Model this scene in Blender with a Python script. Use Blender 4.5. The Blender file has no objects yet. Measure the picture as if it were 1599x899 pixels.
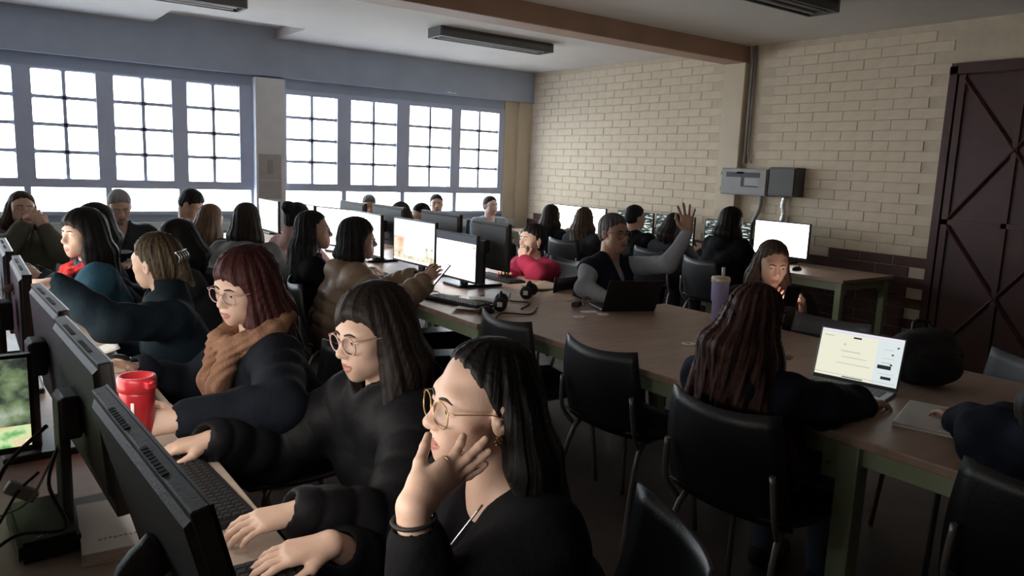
import bpy, bmesh, math, random
import numpy as np
from mathutils import Vector, Matrix
PI = math.pi
sc = bpy.context.scene
col = sc.collection

# ---------------------------------------------------------------- camera, world, exposure
W_PX, H_PX, F_PX = 1599, 899, 1179.3
PITCH, ROLL, YAW = 0.15796, -0.03986, 0.93603
CAM = Vector((0, 0, 1.52))
def cam_axes():
    f = Vector((math.cos(PITCH)*math.cos(YAW), math.cos(PITCH)*math.sin(YAW), -math.sin(PITCH)))
    r = Vector((math.sin(YAW), -math.cos(YAW), 0))
    d = f.cross(r)
    r2 = math.cos(ROLL)*r + math.sin(ROLL)*d
    d2 = -math.sin(ROLL)*r + math.cos(ROLL)*d
    return r2, d2, f
_r, _d, _f = cam_axes()
cd = bpy.data.cameras.new('camera')
cd.sensor_width = 36.0
cd.lens = 36.0*F_PX/W_PX
cd.clip_start = 0.02
cam = bpy.data.objects.new('camera', cd)
col.objects.link(cam)
m = Matrix.Identity(4)
for i in range(3):
    m[i][0], m[i][1], m[i][2], m[i][3] = _r[i], -_d[i], -_f[i], CAM[i]
cam.matrix_world = m
sc.camera = cam

SKY = 11.5
world = bpy.data.worlds.new('overcast_sky')
sc.world = world
world.use_nodes = True
bg = world.node_tree.nodes['Background']
bg.inputs[0].default_value = (0.86, 0.94, 1.0, 1)
bg.inputs[1].default_value = SKY
sc.view_settings.view_transform = 'Standard'
sc.view_settings.look = 'None'
sc.view_settings.gamma = 1.0
sc.view_settings.use_curve_mapping = False
sc.view_settings.exposure = 0.22

def portal(x0, x1, z0, z1, y):
    l = bpy.data.lights.new('window_daylight', 'AREA')
    l.shape = 'RECTANGLE'; l.size = x1-x0; l.size_y = z1-z0
    l.cycles.is_portal = True
    o = bpy.data.objects.new('window_daylight', l); col.objects.link(o)
    o.location = ((x0+x1)/2, y, (z0+z1)/2)
    o.rotation_euler = (-PI/2, 0, 0)
portal(-4.6, 2.7, .9, 2.3, 8.86)
portal(3.05, 6.2, .9, 2.3, 8.86)

# ---------------------------------------------------------------- materials
MATS = {}
def mat(name, colr, rough=.6, var=0.0, scale=8.0, bump=0.0, bscale=40.0, metal=0.0, spec=0.5, emit=None, estr=0, stretch=None, sheen=0, wear=None):
    if name in MATS: return MATS[name]
    mt = bpy.data.materials.new(name); mt.use_nodes = True
    nt = mt.node_tree; b = nt.nodes['Principled BSDF']
    b.inputs['Base Color'].default_value = (*colr, 1)
    b.inputs['Roughness'].default_value = rough
    b.inputs['Metallic'].default_value = metal
    b.inputs['Specular IOR Level'].default_value = spec
    if sheen: b.inputs['Sheen Weight'].default_value = sheen
    if emit:
        b.inputs['Emission Color'].default_value = (*emit, 1)
        b.inputs['Emission Strength'].default_value = estr
    tc = nt.nodes.new('ShaderNodeTexCoord'); vec = tc.outputs['Object']
    if stretch:
        mp = nt.nodes.new('ShaderNodeMapping'); mp.inputs['Scale'].default_value = stretch
        nt.links.new(vec, mp.inputs[0]); vec = mp.outputs[0]
    if var:
        n = nt.nodes.new('ShaderNodeTexNoise'); n.inputs['Scale'].default_value = scale
        n.inputs['Detail'].default_value = 5
        nt.links.new(vec, n.inputs['Vector'])
        r = nt.nodes.new('ShaderNodeValToRGB')
        r.color_ramp.elements[0].position = .3; r.color_ramp.elements[1].position = .7
        r.color_ramp.elements[0].color = (*[max(0, c*(1-var)) for c in colr], 1)
        r.color_ramp.elements[1].color = (*[min(1, c*(1+var)) for c in colr], 1)
        nt.links.new(n.outputs[0], r.inputs[0]); nt.links.new(r.outputs[0], b.inputs['Base Color'])
    if bump:
        n2 = nt.nodes.new('ShaderNodeTexNoise'); n2.inputs['Scale'].default_value = bscale
        n2.inputs['Detail'].default_value = 3
        nt.links.new(vec, n2.inputs['Vector'])
        bp = nt.nodes.new('ShaderNodeBump'); bp.inputs['Strength'].default_value = bump; bp.inputs['Distance'].default_value = .01
        nt.links.new(n2.outputs[0], bp.inputs['Height']); nt.links.new(bp.outputs[0], b.inputs['Normal'])
    MATS[name] = mt
    return mt
def emat(name, colr, s):
    if name in MATS: return MATS[name]
    mt = bpy.data.materials.new(name); mt.use_nodes = True
    nt = mt.node_tree; nt.nodes.clear()
    e = nt.nodes.new('ShaderNodeEmission'); o = nt.nodes.new('ShaderNodeOutputMaterial')
    e.inputs[0].default_value = (*colr, 1); e.inputs[1].default_value = s
    nt.links.new(e.outputs[0], o.inputs[0]); MATS[name] = mt
    return mt
def glassmat(name, tint=(1, 1, 1), gl=.06, rough=.02):
    if name in MATS: return MATS[name]
    mt = bpy.data.materials.new(name); mt.use_nodes = True
    nt = mt.node_tree; nt.nodes.clear()
    t = nt.nodes.new('ShaderNodeBsdfTransparent'); t.inputs[0].default_value = (*tint, 1)
    g = nt.nodes.new('ShaderNodeBsdfGlossy'); g.inputs['Roughness'].default_value = rough
    mx = nt.nodes.new('ShaderNodeMixShader'); mx.inputs[0].default_value = gl
    o = nt.nodes.new('ShaderNodeOutputMaterial')
    nt.links.new(t.outputs[0], mx.inputs[1]); nt.links.new(g.outputs[0], mx.inputs[2]); nt.links.new(mx.outputs[0], o.inputs[0])
    MATS[name] = mt
    return mt

# ---------------------------------------------------------------- mesh helpers
class MB:
    """collects shapes; build() links them as ONE mesh object"""
    def __init__(s): s.v = []; s.f = []; s.m = []; s.cur = 0; s.sm = []
    def add(s, vs, fs, smooth=False):
        o = len(s.v); s.v += [tuple(v) for v in vs]; s.f += [tuple(i+o for i in f) for f in fs]
        s.m += [s.cur]*len(fs); s.sm += [smooth]*len(fs); return s
    def box(s, x0, x1, y0, y1, z0, z1, M=None):
        vs = [Vector((x, y, z)) for z in (z0, z1) for y in (y0, y1) for x in (x0, x1)]
        if M: vs = [M @ v for v in vs]
        return s.add(vs, [(0, 2, 3, 1), (4, 5, 7, 6), (0, 1, 5, 4), (2, 6, 7, 3), (0, 4, 6, 2), (1, 3, 7, 5)])
    def bevbox(s, x0, x1, y0, y1, z0, z1, b, M=None, seg=2):
        bm = bmesh.new(); bmesh.ops.create_cube(bm, size=1)
        for v in bm.verts:
            v.co = Vector(((x0+x1)/2+v.co.x*(x1-x0), (y0+y1)/2+v.co.y*(y1-y0), (z0+z1)/2+v.co.z*(z1-z0)))
        bmesh.ops.bevel(bm, geom=bm.edges[:], offset=b, segments=seg, affect='EDGES', profile=.5)
        return s.bm(bm, M)
    def bm(s, bm, M=None, smooth=False):
        bm.verts.index_update()
        vs = [(M @ v.co) if M else v.co.copy() for v in bm.verts]
        fs = [tuple(v.index for v in f.verts) for f in bm.faces]
        bm.free(); return s.add(vs, fs, smooth)
    def tube(s, pts, r, n=8, caps=True, smooth=True):
        pts = [Vector(p) for p in pts]; N = len(pts)
        rs = r if isinstance(r, (list, tuple)) else [r]*N
        vs = []; up = None
        for i, p in enumerate(pts):
            t = (pts[min(i+1, N-1)]-pts[max(i-1, 0)])
            t = t.normalized() if t.length > 1e-9 else Vector((0, 0, 1))
            if up is None:
                up = Vector((0, 0, 1)) if abs(t.z) < .9 else Vector((1, 0, 0))
            a = t.cross(up)
            if a.length < 1e-6: a = t.orthogonal()
            a.normalize(); b = a.cross(t).normalized(); up = b
            for k in range(n):
                q = 2*PI*k/n
                vs.append(p+rs[i]*(a*math.cos(q)+b*math.sin(q)))
        fs = []
        for i in range(N-1):
            for k in range(n):
                fs.append((i*n+k, i*n+(k+1) % n, (i+1)*n+(k+1) % n, (i+1)*n+k))
        s.add(vs, fs, smooth)
        if caps:
            o = len(s.v)-len(vs)
            s.f.append(tuple(o+k for k in range(n))[::-1]); s.f.append(tuple(o+(N-1)*n+k for k in range(n)))
            s.m += [s.cur]*2; s.sm += [False]*2
        return s
    def lathe(s, prof, n=24, M=None, smooth=True):
        vs = []; fs = []
        for r, z in prof:
            for k in range(n):
                q = 2*PI*k/n; v = Vector((r*math.cos(q), r*math.sin(q), z)); vs.append(M @ v if M else v)
        for i in range(len(prof)-1):
            for k in range(n):
                fs.append((i*n+k, i*n+(k+1) % n, (i+1)*n+(k+1) % n, (i+1)*n+k))
        s.add(vs, fs, smooth)
        o = len(s.v)-len(vs); L = len(prof)-1
        for idx, rv in ((0, True), (L, False)):
            if prof[idx][0] > 1e-5:
                t = tuple(o+idx*n+k for k in range(n)); s.f.append(t[::-1] if rv else t); s.m.append(s.cur); s.sm.append(False)
        return s
    def sheet(s, fn, nu, nv, thick, smooth=True):
        """closed slab over fn(u,v)->Vector, offset along its normal"""
        P = [[fn(i/nu, j/nv) for j in range(nv+1)] for i in range(nu+1)]
        def nrm(i, j):
            a = P[min(i+1, nu)][j]-P[max(i-1, 0)][j]; b = P[i][min(j+1, nv)]-P[i][max(j-1, 0)]
            return a.cross(b).normalized()
        top = [P[i][j]+nrm(i, j)*thick/2 for i in range(nu+1) for j in range(nv+1)]
        bot = [P[i][j]-nrm(i, j)*thick/2 for i in range(nu+1) for j in range(nv+1)]
        K = len(top); w = nv+1; fs = []
        for i in range(nu):
            for j in range(nv):
                a, b, c, d = i*w+j, (i+1)*w+j, (i+1)*w+j+1, i*w+j+1
                fs.append((a, b, c, d)); fs.append((K+d, K+c, K+b, K+a))
        rim = [i*w for i in range(nu+1)]+[nu*w+j for j in range(1, nv+1)]+[i*w+nv for i in range(nu-1, -1, -1)]+[j for j in range(nv-1, 0, -1)]
        for q in range(len(rim)):
            a, b = rim[q], rim[(q+1) % len(rim)]
            fs.append((b, a, K+a, K+b))
        return s.add(top+bot, fs, smooth)
    def mesh(s, name, mats):
        me = bpy.data.meshes.new(name)
        me.from_pydata(s.v, [], s.f); me.update()
        for mm in (mats if isinstance(mats, (list, tuple)) else [mats]): me.materials.append(mm)
        me.polygons.foreach_set('material_index', s.m); me.polygons.foreach_set('use_smooth', s.sm)
        return me
    def build(s, name, mats, parent=None, loc=None):
        return link(name, s.mesh(name, mats), parent, loc)
def link(name, me, parent=None, loc=None):
    o = bpy.data.objects.new(name, me); col.objects.link(o)
    if parent: o.parent = parent
    if loc is not None: o.location = loc
    return o
def tag(o, label, cat, group=None):
    o['label'] = label; o['category'] = cat
    if group: o['group'] = group
    return o
def thing(name, label, cat, loc=(0, 0, 0), rz=0, group=None):
    o = bpy.data.objects.new(name, None); col.objects.link(o)
    o.location = loc; o.rotation_euler = (0, 0, rz); o.empty_display_size = .1
    return tag(o, label, cat, group)
def struct(o, label=None):
    o['kind'] = 'structure'
    if label: o['label'] = label
    return o
def dup(root, loc=None, rz=None, label=None):
    r = root.copy(); col.objects.link(r)
    if loc is not None: r.location = loc
    if rz is not None: r.rotation_euler = (0, 0, rz)
    if label: r['label'] = label
    for ch in list(root.children):
        c = ch.copy(); col.objects.link(c); c.parent = r
        for g in list(ch.children):
            d = g.copy(); col.objects.link(d); d.parent = c
    return r
def bez(*pts, n=8):
    """smooth polyline through points (Catmull-Rom)"""
    P = [Vector(p) for p in pts]; P = [P[0]*2-P[1]]+P+[P[-1]*2-P[-2]]
    out = []
    for i in range(1, len(P)-2):
        for k in range(n):
            t = k/n; a, b, c, d = P[i-1:i+3]
            out.append(.5*((2*b)+(c-a)*t+(2*a-5*b+4*c-d)*t*t+(3*b-a-3*c+d)*t**3))
    return out+[P[-2]]
# ================================================================ the setting
YW, XB, HC = 8.743, 6.618, 2.83
m_wallblue = mat('blue_wall_paint', (.42, .49, .60), .7, .06, 3, .05)
m_frame = mat('window_frame_paint', (.55, .61, .78), .5, .05, 6)  # frame colour lightened: glare around the panes is painted in
m_cream = mat('cream_wall_paint', (.72, .615, .46), .75, .05, 2, .1, 30)
m_brick = mat('cream_painted_brick', (.75, .635, .475), .75, .05, 9, .35, 45)
m_mortar = mat('cream_painted_mortar', (.66, .555, .41), .8, .08, 9, .3, 60)
m_dado = mat('red_brown_dado_paint', (.085, .035, .028), .6, .15, 7, .2, 50)
m_ceil = mat('ceiling_paint', (.68, .64, .59), .85, .04, 1.5, .05)
m_beam = mat('brown_beam_paint', (.42, .27, .19), .6, .08, 3)
m_floor = mat('worn_floor', (.13, .105, .095), .55, .25, 2.5, .08, 12)
m_pill = mat('pillar_paint', (.82, .84, .86), .7, .05, 5)  # pillar colour raised to include glare from the windows beside it
m_door = mat('dark_red_door_paint', (.07, .022, .02), .5, .15, 3)
m_glass = glassmat('window_glass')

b = MB(); b.box(-4.8, XB+.3, -3.0, YW+.2, -.1, 0)
struct(b.build('floor', m_floor))
# ceiling with the shallow raised bay above the pillar
b = MB()
b.box(-4.8, 1.70, -3, YW+.25, HC, HC+.3)
b.box(2.97, XB+.3, -3, YW+.25, HC, HC+.3)
b.box(1.70, 2.97, -3, 7.75, HC, HC+.3)
b.box(1.70, 2.97, 7.75, YW+.25, HC+.11, HC+.3)
struct(b.build('ceiling', m_ceil))
# beam across the room with its pilaster
b = MB(); b.bevbox(-4.7, XB, 5.05, 5.31, 2.665, HC+.02, .008)
struct(b.build('trim_1', m_beam), 'brown painted ceiling beam')
b = MB(); b.bevbox(XB-.09, XB+.1, 5.03, 5.29, 0, 2.665, .008)
struct(b.build('trim_2', m_cream), 'cream pilaster under the beam')

# window wall
WIN_L = [-4.28+.702*i for i in range(10)]            # left edges, left group (last three end at the pillar)
WIN_L = [.63-.702*k for k in range(7, 0, -1)]+[.63, 1.336, 2.036]
WIN_R = [3.116, 3.911, 4.713, 5.481]
Z0, Z1, Z2, Z3 = .905, 1.15, 1.235, 2.285
b = MB()
b.box(-4.8, XB+.2, YW, YW+.2, -.02, Z0)                       # below the sill
b.box(-4.8, XB, YW-.10, YW+.2, 2.42, HC+.12)                   # deep lintel band
b.box(-4.8, 6.18, YW, YW+.2, Z3, 2.42)
struct(b.build('wall_back', m_wallblue))
b = MB(); b.box(6.19, XB+.2, YW-.02, YW+.25, -.02, 2.42); b.box(6.40, XB+.2, YW-.06, YW+.2, -.02, 2.42)
struct(b.build('trim_3', m_cream), 'cream corner column by the windows')
b = MB(); b.bevbox(2.725, 3.065, YW-.12, YW+.2, 0, 2.40, .01)
struct(b.build('trim_4', m_pill), 'pale pillar between the window groups')
b = MB(); b.bevbox(-4.8, 2.72, YW-.05, YW+.01, .70, .80, .006); b.bevbox(3.07, 6.6, YW-.05, YW+.01, .70, .80, .006)
struct(b.build('trim_5', mat('white_trunking', (.75, .76, .76), .4)), 'white cable trunking below the sill')
wins = [(x, x+.548, 2.285) for x in WIN_L]+[(x, x+.62, 2.248) for x in WIN_R]
pane_me = {}
for i, (x0, x1, zt) in enumerate(wins):
    left = i < len(WIN_L)
    pitch = .702 if left else .79
    fx0 = (wins[i-1][1]+x0)/2 if i not in (0, len(WIN_L)) else x0-.06
    fx1 = (x1+wins[i+1][0])/2 if i+1 < len(wins) else x1
    if i == len(WIN_L)-1: fx1 = 2.725
    if i == len(wins)-1: fx1 = 6.19
    if i == len(WIN_L): fx0 = 3.065
    y0, y1 = YW-.01, YW+.07
    b = MB()
    b.box(fx0, x0, y0, y1, Z2, Z3+.02); b.box(x1, fx1, y0, y1, Z2, Z3+.02)      # wide mullions
    b.box(x0, x1, y0, y1, zt, Z3+.02)
    b.box(fx0, fx1, y0, y1, Z1, Z2)                                         # transom
    cx0, cx1 = fx0+.028, fx1-.028
    b.box(fx0, cx0, y0, y1, Z0, Z1); b.box(cx1, fx1, y0, y1, Z0, Z1)
    b.box(fx0, fx1, y0-.02, y1, Z0-.03, Z0+.008)
    xm = (x0+x1)/2; mw = .016
    b.box(xm-mw, xm+mw, y0+.02, y1-.01, Z2, zt)
    zs = [Z2+(zt-Z2)*k/4 for k in range(5)]
    for z in zs[1:-1]: b.box(x0, x1, y0+.02, y1-.01, z-mw, z+mw)
    w = struct(b.build('window_%d' % (i+1), m_frame))
    # each pane its own piece; the rounded corners are putty fillets in the frame
    for kx, (a, c) in enumerate(((x0, xm-mw), (xm+mw, x1))):
        for kz in range(4):
            za, zb = zs[kz]+(mw if kz else 0), zs[kz+1]-(mw if kz < 3 else 0)
            key = (round(c-a, 3), round(zb-za, 3))
            if key not in pane_me:
                q = MB(); q.box(-key[0]/2, key[0]/2, -.002, .002, -key[1]/2, key[1]/2); pane_me[key] = q.mesh('pane', m_glass)
            link('pane', pane_me[key], w, ((a+c)/2, YW+.045, (za+zb)/2))
    q = MB(); q.box(cx0, cx1, YW+.043, YW+.047, Z0+.008, Z1); q.build('pane', m_glass, w)
# putty fillets at the pane corners of the windows in view
b = MB()
for i, (x0, x1, zt) in enumerate(wins):
    if i < 6: continue
    xm = (x0+x1)/2; zs = [Z2+(zt-Z2)*k/4 for k in range(5)]; r = .022
    for a, c in ((x0, xm-.016), (xm+.016, x1)):
        for kz in range(4):
            za, zb = zs[kz]+(.016 if kz else 0), zs[kz+1]-(.016 if kz < 3 else 0)
            for (px, sx) in ((a, 1), (c, -1)):
                for (pz, sz) in ((za, 1), (zb, -1)):
                    y = YW+.035
                    b.add([(px, y, pz), (px+sx*r, y, pz), (px+sx*r*.3, y, pz+sz*r*.3), (px, y, pz+sz*r)], [(0, 1, 2), (0, 2, 3)])
o = struct(b.build('trim_6', m_frame), 'putty corners of the window panes')
# two small pale marks above the third right window
b = MB(); b.box(5.20, 5.27, YW-.104, YW-.10, 2.352+.09, 2.366+.09); b.box(5.29, 5.34, YW-.104, YW-.10, 2.350+.09, 2.362+.09)
struct(b.build('trim_7', mat('pale_lintel_mark', (.9, .92, .95), .5)), 'two small pale marks on the lintel')

# closing walls behind the camera
b = MB(); b.box(-4.95, -4.75, -3, YW+.2, -.02, HC+.3); struct(b.build('wall_left', m_dado))
b = MB(); b.box(-4.95, XB+.3, -3.2, -3.0, -.02, HC+.3); struct(b.build('wall_front', m_dado))

# brick wall
b = MB(); b.box(XB, XB+.25, -3.0, YW+.2, -.02, HC+.3)
wall_r = struct(b.build('wall_right', m_mortar))
BL, BH = .305, .0895
random.seed(3)
brick_me = {}
def brick_mesh(key, L, mt):
    if (key, mt.name) not in brick_me:
        q = MB(); e = .004
        t = .0045+.0015*(key % 3)
        x1 = -t; a, c = L/2-.0015, BH/2-.0015
        q.add([(0, -a, -c), (0, a, -c), (0, a, c), (0, -a, c), (x1, -a+e, -c+e), (x1, a-e, -c+e), (x1, a-e, c-e), (x1, -a+e, c-e)],
              [(4, 7, 6, 5), (0, 4, 5, 1), (1, 5, 6, 2), (2, 6, 7, 3), (3, 7, 4, 0)])
        brick_me[(key, mt.name)] = q.mesh('brick', mt)
    return brick_me[(key, mt.name)]
bricks = []
nc = int((HC-.0)/BH)+1
for r in range(nc):
    zc = r*BH+BH/2
    if zc+BH/2 > HC: continue
    y = 2.90+(BL/2 if r % 2 else 0)
    while y < YW-.05:
        L = BL
        yc = y+BL/2
        if yc-L/2 > 3.04 and not (5.02 < yc+L/2 and yc-L/2 < 5.30): bricks.append((yc, zc, L, r))
        y += BL
def dado(yc, zc):
    lim = .885
    if zc < lim-.09: return True
    if zc < lim: return (int(yc/BL*2) % 5) in (0, 1, 3)
    return False
vis = [q for q in bricks if q[1] > .76]
vis.sort(key=lambda q: (q[0], q[1]))
single = set(id(q) for q in vis[:296])
rest = MB(); restd = MB()
for q in bricks:
    yc, zc, L, r = q
    dd = dado(yc, zc); key = random.randrange(6)
    if id(q) in single:
        o = link('brick', brick_mesh(key, L, m_dado if dd else m_brick), wall_r, (XB, yc, zc))
    else:
        me = brick_mesh(key, L, m_dado if dd else m_brick)
        (restd if dd else rest).add([(v.co.x+XB, v.co.y+yc, v.co.z+zc) for v in me.vertices], [tuple(p.vertices) for p in me.polygons])
o = rest.build('brickwork', m_brick, wall_r); o['kind'] = 'stuff'
o = restd.build('dado_brickwork', m_dado, wall_r); o['kind'] = 'stuff'

# dark red double door
b = MB()
b.box(XB-.05, XB+.02, .95, 3.04, 0, 2.49)
b.box(XB-.09, XB-.05, 2.97, 3.03, 0, 2.46); b.box(XB-.09, XB-.05, .96, 1.02, 0, 2.46); b.box(XB-.09, XB-.05, .96, 3.03, 2.40, 2.46)
d = struct(b.build('door_1', m_door))
m_door2 = mat('dark_red_door_sheet', (.065, .019, .018), .45, .2, 4)
for (ya, yb) in ((2.02, 2.95), (1.04, 1.98)):
    q = MB(); q.bevbox(XB-.075, XB-.05, ya, yb, .04, 2.39, .004); lf = q.build('door_leaf', m_door2, d)
    q = MB()
    for z0, z1 in ((.10, 1.20), (1.24, 2.36)):
        for s in (0, 1):
            p0 = Vector((XB-.085, ya+.04, z0)); p1 = Vector((XB-.085, yb-.04, z1))
            if s: p0.z, p1.z = z1, z0
            q.tube([p0, p1], .016, 4, smooth=False)
    q.box(XB-.095, XB-.075, ya, ya+.05, .04, 2.39); q.box(XB-.095, XB-.075, yb-.05, yb, .04, 2.39)
    q.box(XB-.095, XB-.075, (ya+yb)/2-.02, (ya+yb)/2+.02, .04, 2.39); q.box(XB-.095, XB-.075, ya, yb, 1.20, 1.24)
    q.build('bracing', m_door, lf)

# baseboard
b = MB(); b.box(XB-.02, XB, 3.05, YW, 0, .09); struct(b.build('baseboard_right', m_dado))
# ground outside
b = MB(); b.box(-40, 40, YW+.3, 60, -.5, -.4); struct(b.build('ground_outside', mat('pale_concrete', (.6, .6, .58), .9, .1, 1)))

# conduit beside the pilaster and below the box
m_con = mat('conduit_grey', (.38, .36, .33), .45)
b = MB(); b.tube([(XB-.03, 4.99, 2.82), (XB-.03, 4.99, 1.66)], .016, 8); b.tube([(XB-.03, 4.96, 2.82), (XB-.03, 4.955, 1.75), (XB-.03, 4.90, 1.66)], .008, 6)
tag(b.build('wall_conduit', m_con), 'grey conduit running down beside the cream pilaster', 'conduit')
m_box = mat('grey_box_enamel', (.30, .285, .265), .45, .05, 12)
def elec_box(name, label, y0, y1, z0, z1, x0, x1):
    t = thing(name, label, 'electrical box', (XB, (y0+y1)/2, z0))
    def L(v): return (v[0]-XB, v[1]-(y0+y1)/2, v[2]-z0)
    q = MB(); a = L((x0, y0, z0)); c = L((x1, y1, z1)); q.bevbox(a[0]+.012, c[0], a[1], c[1], a[2], c[2], .004); q.build('housing', m_box, t)
    return t, L
t, L = elec_box('breaker_box', 'grey breaker box with taped black slots on the brick wall', 4.60, 5.16, 1.335, 1.605, 6.45, XB)
q = MB(); a = L((6.445, 4.61, 1.345)); c = L((6.462, 5.15, 1.597)); q.bevbox(a[0], c[0], a[1], c[1], a[2], c[2], .003); dr = q.build('door', m_box, t)
q = MB(); dk = mat('black_tape', (.012, .012, .013), .5)
for (ya, yb, za, zb) in ((4.68, 5.09, 1.515, 1.565), (4.865, 4.905, 1.43, 1.52), (4.69, 4.90, 1.42, 1.432), (4.875, 4.96, 1.55, 1.572)):
    a = L((6.4435, ya, za)); c = L((6.4445, yb, zb)); q.box(a[0], c[0], a[1], c[1], a[2], c[2])
q.build('tape', dk, dr)
q = MB(); a = L((6.4435, 4.70, 1.435)); c = L((6.4445, 4.86, 1.505)); q.box(a[0], c[0], a[1], c[1], a[2], c[2]); q.build('paper_label', mat('label_paper', (.42, .42, .42), .6, .2, 60), dr)
for z in (1.39, 1.55):
    q = MB(); a = L((6.455, 5.16, z)); q.tube([(a[0], a[1], a[2]-.015), (a[0], a[1], a[2]+.015)], .006, 6); q.build('hinge', m_box, t)
m_box2 = mat('dark_grey_enamel', (.085, .078, .072), .5)
t, L = elec_box('junction_box', 'plain dark grey metal box right of the breaker box', 4.29, 4.585, 1.345, 1.625, 6.45, XB)
t.children[0].data.materials[0] = m_box2
q = MB(); a = L((6.447, 4.30, 1.355)); c = L((6.464, 4.575, 1.615)); q.bevbox(a[0], c[0], a[1], c[1], a[2], c[2], .003); q.build('cover', m_box2, t)
m_foil = mat('shiny_foil', (.85, .84, .80), .25, .3, 80, .5, 60, metal=.7)
b = MB(); b.tube(bez((XB-.05, 4.46, 1.345), (XB-.055, 4.47, 1.25), (XB-.05, 4.455, 1.18), (XB-.05, 4.47, 1.09), n=5), .028, 8)
tag(b.build('foil_duct', m_foil), 'shiny crumpled flexible duct hanging under the dark grey box', 'duct')
b = MB(); b.tube(bez((XB-.04, 4.74, 1.34), (XB-.045, 4.75, 1.2), (XB-.06, 4.80, 1.05), (XB-.06, 4.83, .80)), .024, 8)
tag(b.build('drop_conduit', m_con), 'bent grey conduit dropping from the breaker box', 'conduit')

# fluorescent fixtures, switched off
m_fix = mat('fixture_grey', (.07, .08, .08), .5); m_tubeg = mat('dead_tube', (.55, .56, .55), .3); m_fixw = mat('fixture_edge', (.13, .14, .14), .5)
fx = None
def fixture(loc, label):
    t = thing('ceiling_light', label, 'ceiling light', loc, 0, 'switched off fluorescent fixtures')
    q = MB(); q.bevbox(-.68, .68, -.11, .11, .03, .095, .006); q.build('housing', m_fix, t)
    q = MB(); q.box(-.68, .68, -.125, -.11, .0, .06); q.box(-.68, .68, .11, .125, 0, .06); q.build('rim', m_fixw, t)
    for s in (-1, 1):
        q = MB(); q.tube([(-.62, s*.05, .012), (.62, s*.05, .012)], .014, 8); q.build('tube', m_tubeg, t)
        q = MB(); q.box(s*.68-.012, s*.68+.012, -.12, .12, 0, .09); q.build('end_cap', m_fixw, t)
    return t
f1 = fixture((4.50, 6.60, HC-.095), 'dark fluorescent ceiling fixture between the beam and the windows')
dup(f1, (1.35, 6.75, HC-.095), 0, 'dark fluorescent ceiling fixture above the front row nearest the raised ceiling bay')
dup(f1, (4.62, 3.42, HC-.095), 0, 'dark fluorescent ceiling fixture by the brick wall in front of the beam')
# ================================================================ furniture
m_top = mat('brown_table_laminate', (.43, .305, .235), .40, .12, 3, 0, stretch=(1, 8, 1))
m_topl = mat('beige_table_laminate', (.46, .37, .30), .4, .1, 3, 0, stretch=(1, 8, 1))
m_green = mat('pale_green_enamel', (.38, .46, .29), .45, .08, 10)
m_tube = mat('grey_chair_tube', (.30, .29, .28), .35, metal=.6)
m_edge = mat('table_edge_band', (.45, .42, .34), .4)
def table(label, x0, x1, y0, y1, zt, top, group='long tables with green steel frames', mids=()):
    t = thing('long_table', label, 'table', ((x0+x1)/2, (y0+y1)/2, 0), 0, group)
    hx, hy = (x1-x0)/2, (y1-y0)/2
    q = MB(); q.bevbox(-hx, hx, -hy, hy, zt-.03, zt, .004); q.build('tabletop', top, t)
    i = .05
    for s in (-1, 1):
        q = MB(); q.box(s*(hx-i)-.012, s*(hx-i)+.012, -hy+i, hy-i, zt-.095, zt-.03); q.build('apron', m_green, t)
        q = MB(); q.box(-hx+i, hx-i, s*(hy-i)-.012, s*(hy-i)+.012, zt-.095, zt-.03); q.build('apron', m_green, t)
        for r in (-1, 1):
            q = MB(); q.bevbox(s*(hx-i)-.027, s*(hx-i)+.027, r*(hy-i)-.027, r*(hy-i)+.027, 0, zt-.03, .004)
            lg = q.build('leg', m_green, t)
            q = MB(); q.box(s*(hx-i)-s*.07-.035, s*(hx-i)-s*.07+.035, r*(hy-i)-.004, r*(hy-i)+.004, zt-.13, zt-.095); q.build('gusset', m_green, lg)
    for ym in mids:
        for s in (-1, 1):
            q = MB(); q.bevbox(s*(hx-i)-.034, s*(hx-i)+.034, ym-(y0+y1)/2-.034, ym-(y0+y1)/2+.034, 0, zt-.03, .004); lg = q.build('leg', m_green, t)
            q = MB(); q.bevbox(s*(hx-i)-.006, s*(hx-i)+.006, ym-(y0+y1)/2+.03, ym-(y0+y1)/2+.10, zt-.17, zt-.09, .003); q.build('gusset', m_green, lg)
            q = MB(); q.lathe([(.001, 0), (.008, 0), (.007, .006), (.001, .007)], 10, Matrix.Translation((s*(hx-i)-.006, ym-(y0+y1)/2+.075, zt-.12)) @ Matrix.Rotation(-PI/2, 4, 'Y')); q.build('bolt', m_tube, lg)
    return t
TZ = .74
table('beige topped front computer table carrying the row of monitors seen from behind', -.72, .505, .55, 3.15, TZ, m_topl)
table('beige topped computer table behind the front one near the window', -.72, .47, 3.16, 5.6, TZ, m_topl)
table('middle computer table crowded with lit monitors and cables', 2.06, 3.30, 3.08, 5.55, TZ, m_top)
table('computer table at the window end of the middle row', 2.06, 3.30, 5.56, 8.0, TZ, m_top)
table('long bare brown table with white grommets, a lavender tumbler and laptops', 2.16, 3.40, -.75, 3.06, TZ+.01, m_top, mids=(1.17,))
table('narrow computer desk against the brick wall', 5.62, 6.40, 3.22, 5.55, TZ, m_top)
table('narrow computer desk against the brick wall in the far corner', 5.62, 6.40, 5.56, 7.9, TZ, m_top)

# ---- chairs
m_shell = mat('black_chair_plastic', (.010, .0105, .013), .42, bump=.1, bscale=120)
m_shellg = mat('grey_chair_plastic', (.10, .105, .115), .45, bump=.1, bscale=120)

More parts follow.
